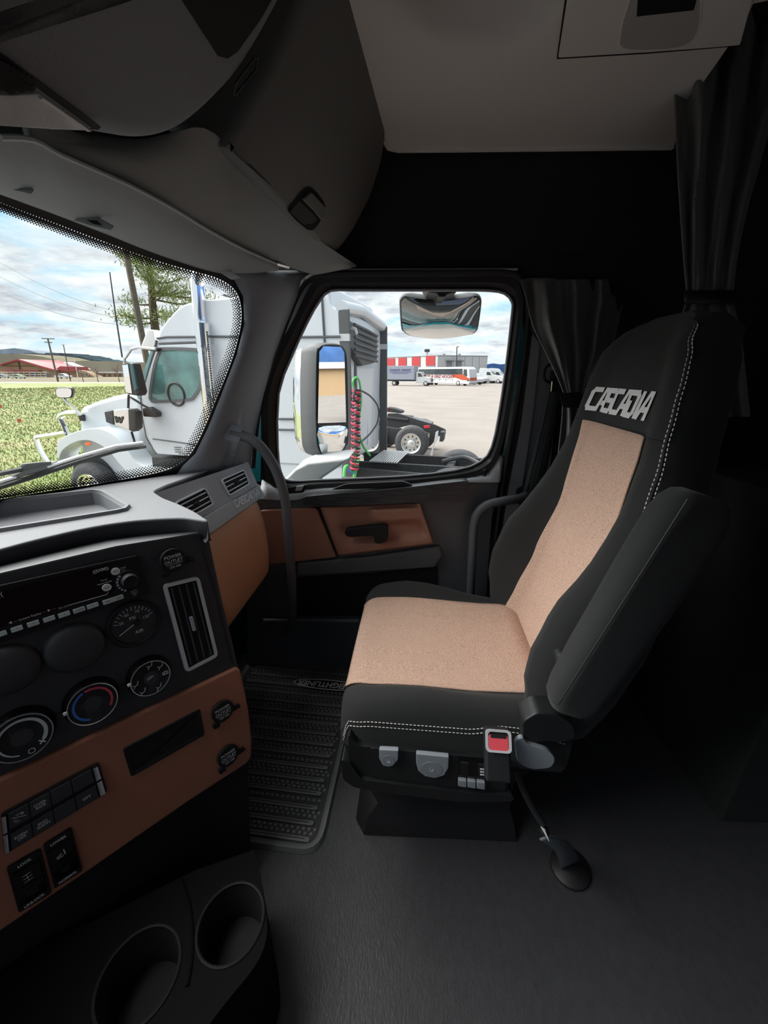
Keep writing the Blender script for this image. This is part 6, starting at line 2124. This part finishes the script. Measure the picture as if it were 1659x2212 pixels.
# warehouse
cW = PY(943, 830, 104); cW.z = GZ
top = PY(943, 768, 104).z - GZ
lW = PY(742, 800, 133); rW = PY(1051, 800, 108)
wh = thing('warehouse', 'pale metal warehouse with red wall panels across the yard', 'building', cW)
for e in (lW, rW): e.z = GZ
bk1 = lW + V((20, 30, 0)); bk2 = rW + V((2, 40, 0))
build('warehouse_walls', MB().prism([cW, lW, bk1, bk2, rW], (0, 0, top)), M['whwall'], wh, smooth=None)
hl = (lW - cW).normalized(); nl = V((hl.y, -hl.x, 0))
if nl.y > 0: nl = -nl
hr = (rW - cW).normalized(); nr_ = V((hr.y, -hr.x, 0))
if nr_.y > 0: nr_ = -nr_


def face(name, L, h_, n_, m, parent=wh, lift=.05, th=.08):
    pn = V((n_.x, n_.y, 0))
    return build(name, MB().prism([PN(u, v, cW, pn) + pn * lift for u, v in L], pn * th), m, parent, smooth=None)


for u0, u1, v0, v1 in ((920.5, 940, 769, 789.5), (890, 908, 771.5, 791), (861, 878.5, 773, 791.5), (836, 853.5, 774.5, 792.5), (812, 829, 776, 793)):
    face('red_panel', [(u0, v0), (u1, v0 - .8), (u1, v1), (u0, v1)], hl, nl, M['whred'], lift=.05)
    face('dock_door', [(u0 + 1, v1 + .5), (u1, v1 + .2), (u1, 812), (u0 + 1, 812)], hl, nl, M['whgrey'], lift=.03)
for u0, u1 in ((964, 976), (985, 997)):
    f_ = face('doorway', [(u0, 779), (u1, 779.5), (u1, 797), (u0, 797)], hr, nr_, M['whgrey'])
    face('canopy', [(u0 - 2, 778.5), (u1 + 2, 779), (u1 + 2, 781), (u0 - 2, 780.5)], hr, nr_, M['seam'], f_, lift=.12, th=.8)
for u in (979, 1004, 1020, 1035):
    face('wall_joint', [(u, 770.5), (u + .5, 770.5), (u + .5, 812), (u, 812)], hr, nr_, M['whgrey'], lift=.02, th=.03)
build('roof_edge', MB().tube([lW + V((0, 0, top)), cW + V((0, 0, top)), rW + V((0, 0, top))], .12, 6), M['whgrey'], wh)
for u in (961, 995):
    build('roof_vent', MB().bb(*(lambda q: (q.x - .35, q.x + .35, q.y + 2, q.y + 2.7, q.z - .4, q.z + .6))(PY(u, 769, 108))), M['whgrey'], wh)
pole('tall dark lamp post in front of the warehouse', 985, 832, 987, 749, 97, .13, M['steelpole'], arms=([(987, 749), (992, 749)],), name='lamp_post')
fl_ = pole('twin floodlight mast rising behind the red panels', 923, 822, 923, 758, 112, .10, M['steelpole'], name='floodlight_mast')
for u in (920, 925):
    build('floodlight', MB().lathe([(.1, 0), (.45, .3), (.45, .4)], PY(u, 758.5, 112), (0, -1, .3), 12), M['steelpole'], fl_)

# motor coach
p = at(962, 832)
bus, Q, r, h = vehicle('motor_coach', 'white and orange motor coach with sports lettering in the yard', 'bus', p, rad(-44), [(-6.8, .45), (-6.9, 3.2), (-6.7, 3.5), (5.9, 3.55), (6.5, 3.1), (6.8, 1.6), (6.8, .5), (6.6, .35)], 2.55, M['offwhite'],
                         [[(-6.6, 2.1), (-6.4, 3.15), (5.0, 3.2), (5.1, 2.1)], [(5.25, 1.3), (5.25, 3.1), (6.0, 3.1), (6.2, 1.9)]], [-4.6, -3.4, 4.1], wr=.5,
                         bands=([[(2.4, 1.75), (3.0, 2.15), (5.2, 2.15), (6.3, 1.55), (6.75, 1.45), (6.75, 1.05), (5.2, 1.1)], M['busorange']], [[(6.2, .9), (6.7, .9), (6.7, 1.1), (6.2, 1.1)], M['carwin']]),
                         trims=(((6.72, 1.7, 6.15, 3.2, 2.3), M['carwin']), ((6.82, 1.0, 6.80, 1.55, 2.3), M['busorange'])))
sgn = 1 if (r.y < 0) else -1
rr_ = r * sgn
text('coach_lettering', 'LACROSSE & GRIZ HOCKEY', .82, Q(-1.9, sgn * 1.30, 1.72), h if h.cross(V((0, 0, 1))).dot(rr_) > 0 else -h, V((0, 0, 1)), M['signred'], bus, depth=.02, shear=.2, weight=.02)
build('coach_skirt_line', MB().tube([Q(-6.6, sgn * 1.285, 1.25), Q(2.4, sgn * 1.285, 1.25)], .02, 4), M['whgrey'], bus)
for l in (-2.0, -.6, 1.0, 2.6):
    build('luggage_latch', MB().prism([Q(l, sgn * 1.285, .95), Q(l + .1, sgn * 1.285, .95), Q(l + .1, sgn * 1.285, 1.15), Q(l, sgn * 1.285, 1.15)], rr_ * .02), M['seam'], bus)

# box truck
p = at(884, 833)
bt_, Q, r, h = vehicle('box_truck', 'white box truck with pale lavender cargo box left of the coach', 'truck', p, rad(-16), [(1.6, .55), (1.6, 2.6), (2.6, 2.62), (3.2, 1.75), (4.5, 1.55), (4.7, .6)], 2.2, M['offwhite'],
                         [[(2.0, 1.7), (2.0, 2.4), (2.5, 2.4), (3.0, 1.75)]], [-2.9, 3.6], wr=.48, trims=(((3.22, 1.78, 2.66, 2.55, 1.9), M['carwin']), ((4.72, .85, 4.72, 1.3, 1.7), M['seam'])))
sgn = 1 if (r.y < 0) else -1
rr_ = r * sgn
build('cargo_box', MB().prism([Q(-4.6, -1.25, 1.15), Q(1.5, -1.25, 1.15), Q(1.5, -1.25, 3.75), Q(-4.6, -1.25, 3.75)], r * 2.5), M['boxlav'], bt_, bevel=.05)
build('box_frame', MB().prism([Q(-4.5, -1.0, .85), Q(1.6, -1.0, .85), Q(1.6, -1.0, 1.15), Q(-4.5, -1.0, 1.15)], r * 2.0), M['frame'], bt_)
build('front_rail', MB().prism([Q(1.2, sgn * 1.26, 1.15), Q(1.5, sgn * 1.26, 1.15), Q(1.5, sgn * 1.26, 3.75), Q(1.2, sgn * 1.26, 3.75)], rr_ * .02), M['whgrey'], bt_)
dd_ = h if h.cross(V((0, 0, 1))).dot(rr_) > 0 else -h
text('box_lettering', "CHARLIE'S  MARKET", .50, Q(-1.6, sgn * 1.27, 2.95), dd_, V((0, 0, 1)), M['signblue'], bt_, depth=.02, weight=.015)
for z, w_ in ((2.55, 4.6), (2.3, 3.4)):
    build('box_stripe', MB().prism([Q(-1.6 - w_ / 2, sgn * 1.265, z), Q(-1.6 + w_ / 2, sgn * 1.265, z), Q(-1.6 + w_ / 2, sgn * 1.265, z + .08), Q(-1.6 - w_ / 2, sgn * 1.265, z + .08)], rr_ * .01), M['signblue'], bt_)

# row of pickups and tractors right of the coach
for kq, (u, v, m, lab, hd_) in enumerate(((1020, 831, 'offwhite', 'white service truck nose just right of the coach', -30), (1030, 829.5, 'offwhite', 'white work truck second right of the coach', -32), (1042, 829.5, 'yellow', 'yellow-nosed work truck in the yard row', -34))):
    p = at(u, v)
    vehicle('work_truck', lab, 'truck', (p[0], p[1] + 2 + 2.5 * kq), rad(hd_ - 25), [(l, z * 1.25) for l, z in PICK], 2.1, M['offwhite'] if m != 'yellow' else M['offwhite'], [[(l, z * 1.25) for l, z in w] for w in PWIN], [-1.8, 1.9], wr=.45, group='parked work trucks',
            bands=([[(1.5, .5), (2.8, .5), (2.8, 1.1), (1.5, 1.2)], M['yellow']],) if m == 'yellow' else ())
SEMI = [(-3.6, .6), (-3.6, 3.2), (-3.4, 3.5), (-1.6, 3.4), (-.9, 2.75), (.1, 1.9), (1.9, 1.55), (2.3, 1.3), (2.35, .5)]
SW = [[(-1.7, 1.9), (-1.7, 2.6), (-1.05, 2.6), (-.5, 1.9)]]
for u, v, lab in ((1062, 829, 'white sleeper tractor at the right of the yard row'), (1082, 828.5, 'white tractor half hidden behind the door frame')):
    p = at(u, v)
    vehicle('parked_tractor', lab, 'truck', (p[0] + 1.5, p[1] + 4), rad(-28), SEMI, 2.4, M['offwhite'], SW, [-2.6, 1.2], wr=.5, group='parked tractors', trims=(((.0, 1.95, -.8, 2.75, 2.1), M['carwin']),))
# things behind us that the door mirror shows
vehicle('parked_tractor', 'white and blue sleeper tractor seen in the door mirror', 'truck', (20, 12.0), rad(195), SEMI, 2.4, M['offwhite'], SW, [-2.6, 1.2], wr=.5, bands=([[(-3.5, .6), (2.3, .6), (2.3, 1.2), (-3.5, 1.2)], mat('navy_paint', (.05, .09, .25), .4)],))
sb2 = thing('yard_shed', 'long tan metal building seen in the door mirror', 'building', (75, 20, GZ))
build('shed_wall', MB().bb(75, 90, -30, 50, GZ, GZ + 5), M['tanwall'], sb2)
build('shed_roof', MB().prism([(74, -31, GZ + 5), (82, -31, GZ + 6.5), (91, -31, GZ + 5)], (0, 82, 0)), M['offwhite'], sb2)

# dark trailer added out of view to block light through the driver's window
tr_ = thing('light_block_trailer', 'unseen dark blue trailer added to block light on the driver side', 'trailer', (0, -4.0, GZ))
build('trailer_box', MB().bb(-7, 7, -5.4, -2.9, GZ + 1.15, GZ + 4.1), mat('light_block_dark_blue', (.03, .04, .07), .5), tr_, bevel=.04)
build('trailer_frame', MB().bb(-6.8, 6.8, -4.7, -3.6, GZ + .85, GZ + 1.15), M['frame'], tr_)
for x_ in (4.2, 5.5):
    for y_ in (-5.2, -3.1):
        wheel(tr_, V((x_, y_, GZ + .5)), .5, .3, V((0, 1, 0)), M['alu'])
for y_ in (-4.8, -3.5):
    build('landing_leg', MB().bb(-4.6, -4.45, y_ - .08, y_ + .08, GZ, GZ + .9), M['alu'], tr_)

# ================================================================== OUR OWN TRUCK, OUTSIDE
ow = build('trim_9', MB().bb(-1.1, .62, 1.47, 1.53, -.75, .84), M['teal'], kind='structure', label='teal outer skin of the passenger door')
build('trim_10', MB().bb(.62, 2.5, 1.51, 1.54, -.75, 2.1), M['teal'], kind='structure', label='teal outer skin of the sleeper')
# wipers on the windscreen
def WO(u, v, l=.02):
    p = WH(u, v); return p + V((-l - .012, 0, 0))


wp = thing('windshield_wiper', 'long wiper blade lying across the lower windscreen', 'wiper', WO(150, 1010))
P = [WO(u, v, .02) for u, v in [(-60, 1086), (0, 1062), (100, 1030), (200, 996), (280, 972), (338, 964)]]
build('blade', MB().tube(P, .006, 6), M['seal'], wp)
build('blade_spine', MB().tube([p + V((-.006, .0, .010)) for p in P], .0045, 6), M['silver'], wp)
build('wiper_arm', MB().tube([WO(u, v, .035) for u, v in [(-60, 1062), (0, 1052), (60, 1036), (90, 1022), (150, 1006), (232, 980)]], [.006, .006, .006, .009, .008, .004], 6), M['dkgrey'], wp)
wp2 = thing('windshield_wiper', 'short wiper arm reaching in from the left edge', 'wiper', WO(40, 1025))
build('wiper_arm', MB().tube([WO(u, v, .03) for u, v in [(-60, 1044), (0, 1032), (84, 1014)]], .006, 6), M['seal'], wp2)
build('arm_head', MB().prism([WO(u, v, .03) for u, v in [(84, 1018), (92, 1002), (128, 998), (150, 997), (146, 1006), (110, 1014), (92, 1024)]], (-.012, 0, 0)), M['dkgrey'], wp2, bevel=.003)

# door mirror
cm = PY(714, 862, 1.80)
vv_ = (cm - CAM).normalized()
rf_ = V((.955, .295, -.04)).normalized()
nm_ = (rf_ - vv_).normalized()
MF = lambda u, v, l=0.0: PN(u, v, cm, nm_) + nm_ * l
dmr = thing('door_mirror', 'tall black door mirror with flat and convex glass outside the window', 'mirror', MF(700, 985))
fo = [MF(u, v) for u, v in px([(681, 760), (686, 748), (698, 741), (720, 740), (738, 744), (747, 760), (750, 800), (752, 940), (748, 966), (736, 982), (716, 988), (696, 986), (686, 976), (681, 950), (679, 860)], 3, True)]
c_ = sum(fo, V()) / len(fo)
sc_ = lambda k, d: [c_ + (p - c_) * k - nm_ * d for p in fo]
build('mirror_housing', MB().loft([sc_(.93, -.0), sc_(.97, -.004), sc_(1.0, .012), sc_(1.01, .05), sc_(.99, .085)]), M['dkgrey'], dmr, smooth=60)
build('mirror_shell', MB().loft([sc_(.992, .0852), sc_(.96, .115), sc_(.86, .145), sc_(.6, .165), sc_(.2, .17)]), M['chrome'], dmr, smooth=60)
gu = [MF(u, v, .0055) for u, v in [(687, 760), (696, 748), (734, 750), (741, 762), (745, 912), (684, 914)]]
build('flat_glass', MB().prism(gu, nm_ * .002), M['mirror'], dmr, smooth=None)
gl_ = px([(686, 924), (744, 921), (745, 950), (738, 970), (722, 979), (700, 981), (690, 972)], 0)
c2_ = MF(716, 950, 0)
rows = []
for k in range(9):
    f = k / 8
    rows.append([c2_ + (MF(u, v) - c2_) * f + nm_ * (.007 + .012 * (1 - f * f)) for u, v in px(gl_, 3, True)])
build('convex_glass', MB().loft(rows[1:], caps=False).add(rows[1], [tuple(range(len(rows[1])))]), M['mirror'], dmr, smooth=80)
build('glass_divider', MB().tube([MF(684, 919, .006), MF(747, 916, .006)], .005, 6), M['seal'], dmr)
A1 = [PY(u, v, 1.62) for u, v in [(604, 1046), (636, 1014), (664, 1000), (756, 990), (742, 1003), (696, 1034), (680, 1046)]]
build('mirror_arm', MB().prism(A1, (0.02, .13, .02)), mat('grey_arm_plastic', (.5, .51, .52), .55), dmr, bevel=.012, seg=3)
build('arm_foot', MB().prism([PY(u, v, 1.535) for u, v in [(600, 1046), (690, 1046), (680, 1090), (600, 1090)]], (0, .12, 0)), M['dkgrey'], dmr, bevel=.015)

# look-down mirror over the window
cl_ = PY(952, 690, 1.66)
nd_ = V((0, -.80, -.60)).normalized()
LF = lambda u, v, l=0.0: PN(u, v, cl_, nd_) + nd_ * l
ld = thing('look_down_mirror', 'wide convex look-down mirror hanging outside above the window', 'mirror', LF(952, 640))
lp_ = px([(863, 660), (864, 648), (874, 640), (900, 643), (950, 648), (1000, 643), (1028, 639), (1039, 646), (1040, 660), (1034, 704), (1028, 718), (1012, 725), (950, 733), (892, 728), (872, 718), (866, 706)], 3, True)
fo = [LF(u, v) for u, v in lp_]
c_ = sum(fo, V()) / len(fo)
build('mirror_back', MB().loft([[c_ + (p - c_) * .97 + nd_ * .001 for p in fo], [c_ + (p - c_) * 1.0 - nd_ * .004 for p in fo], [c_ + (p - c_) * 1.0 - nd_ * .02 for p in fo], [c_ + (p - c_) * .85 - nd_ * .045 for p in fo], [c_ + (p - c_) * .4 - nd_ * .055 for p in fo]]), M['dkgrey'], ld, smooth=60)
rows = [[c_ + (p - c_) * (.955 * k / 8) + nd_ * (.003 + .016 * (1 - (k / 8) ** 2)) for p in fo] for k in range(1, 9)]
build('mirror_glass', MB().loft(rows, caps=False).add(rows[0], [tuple(range(len(rows[0])))]), M['mirror'], ld, smooth=80)
build('mount_bracket', MB().prism([PY(u, v, 1.49) for u, v in [(916, 600), (994, 600), (986, 632), (966, 636), (962, 642), (948, 642), (944, 634), (926, 632)]], (0, .18, 0)), M['seal'], ld, bevel=.01)
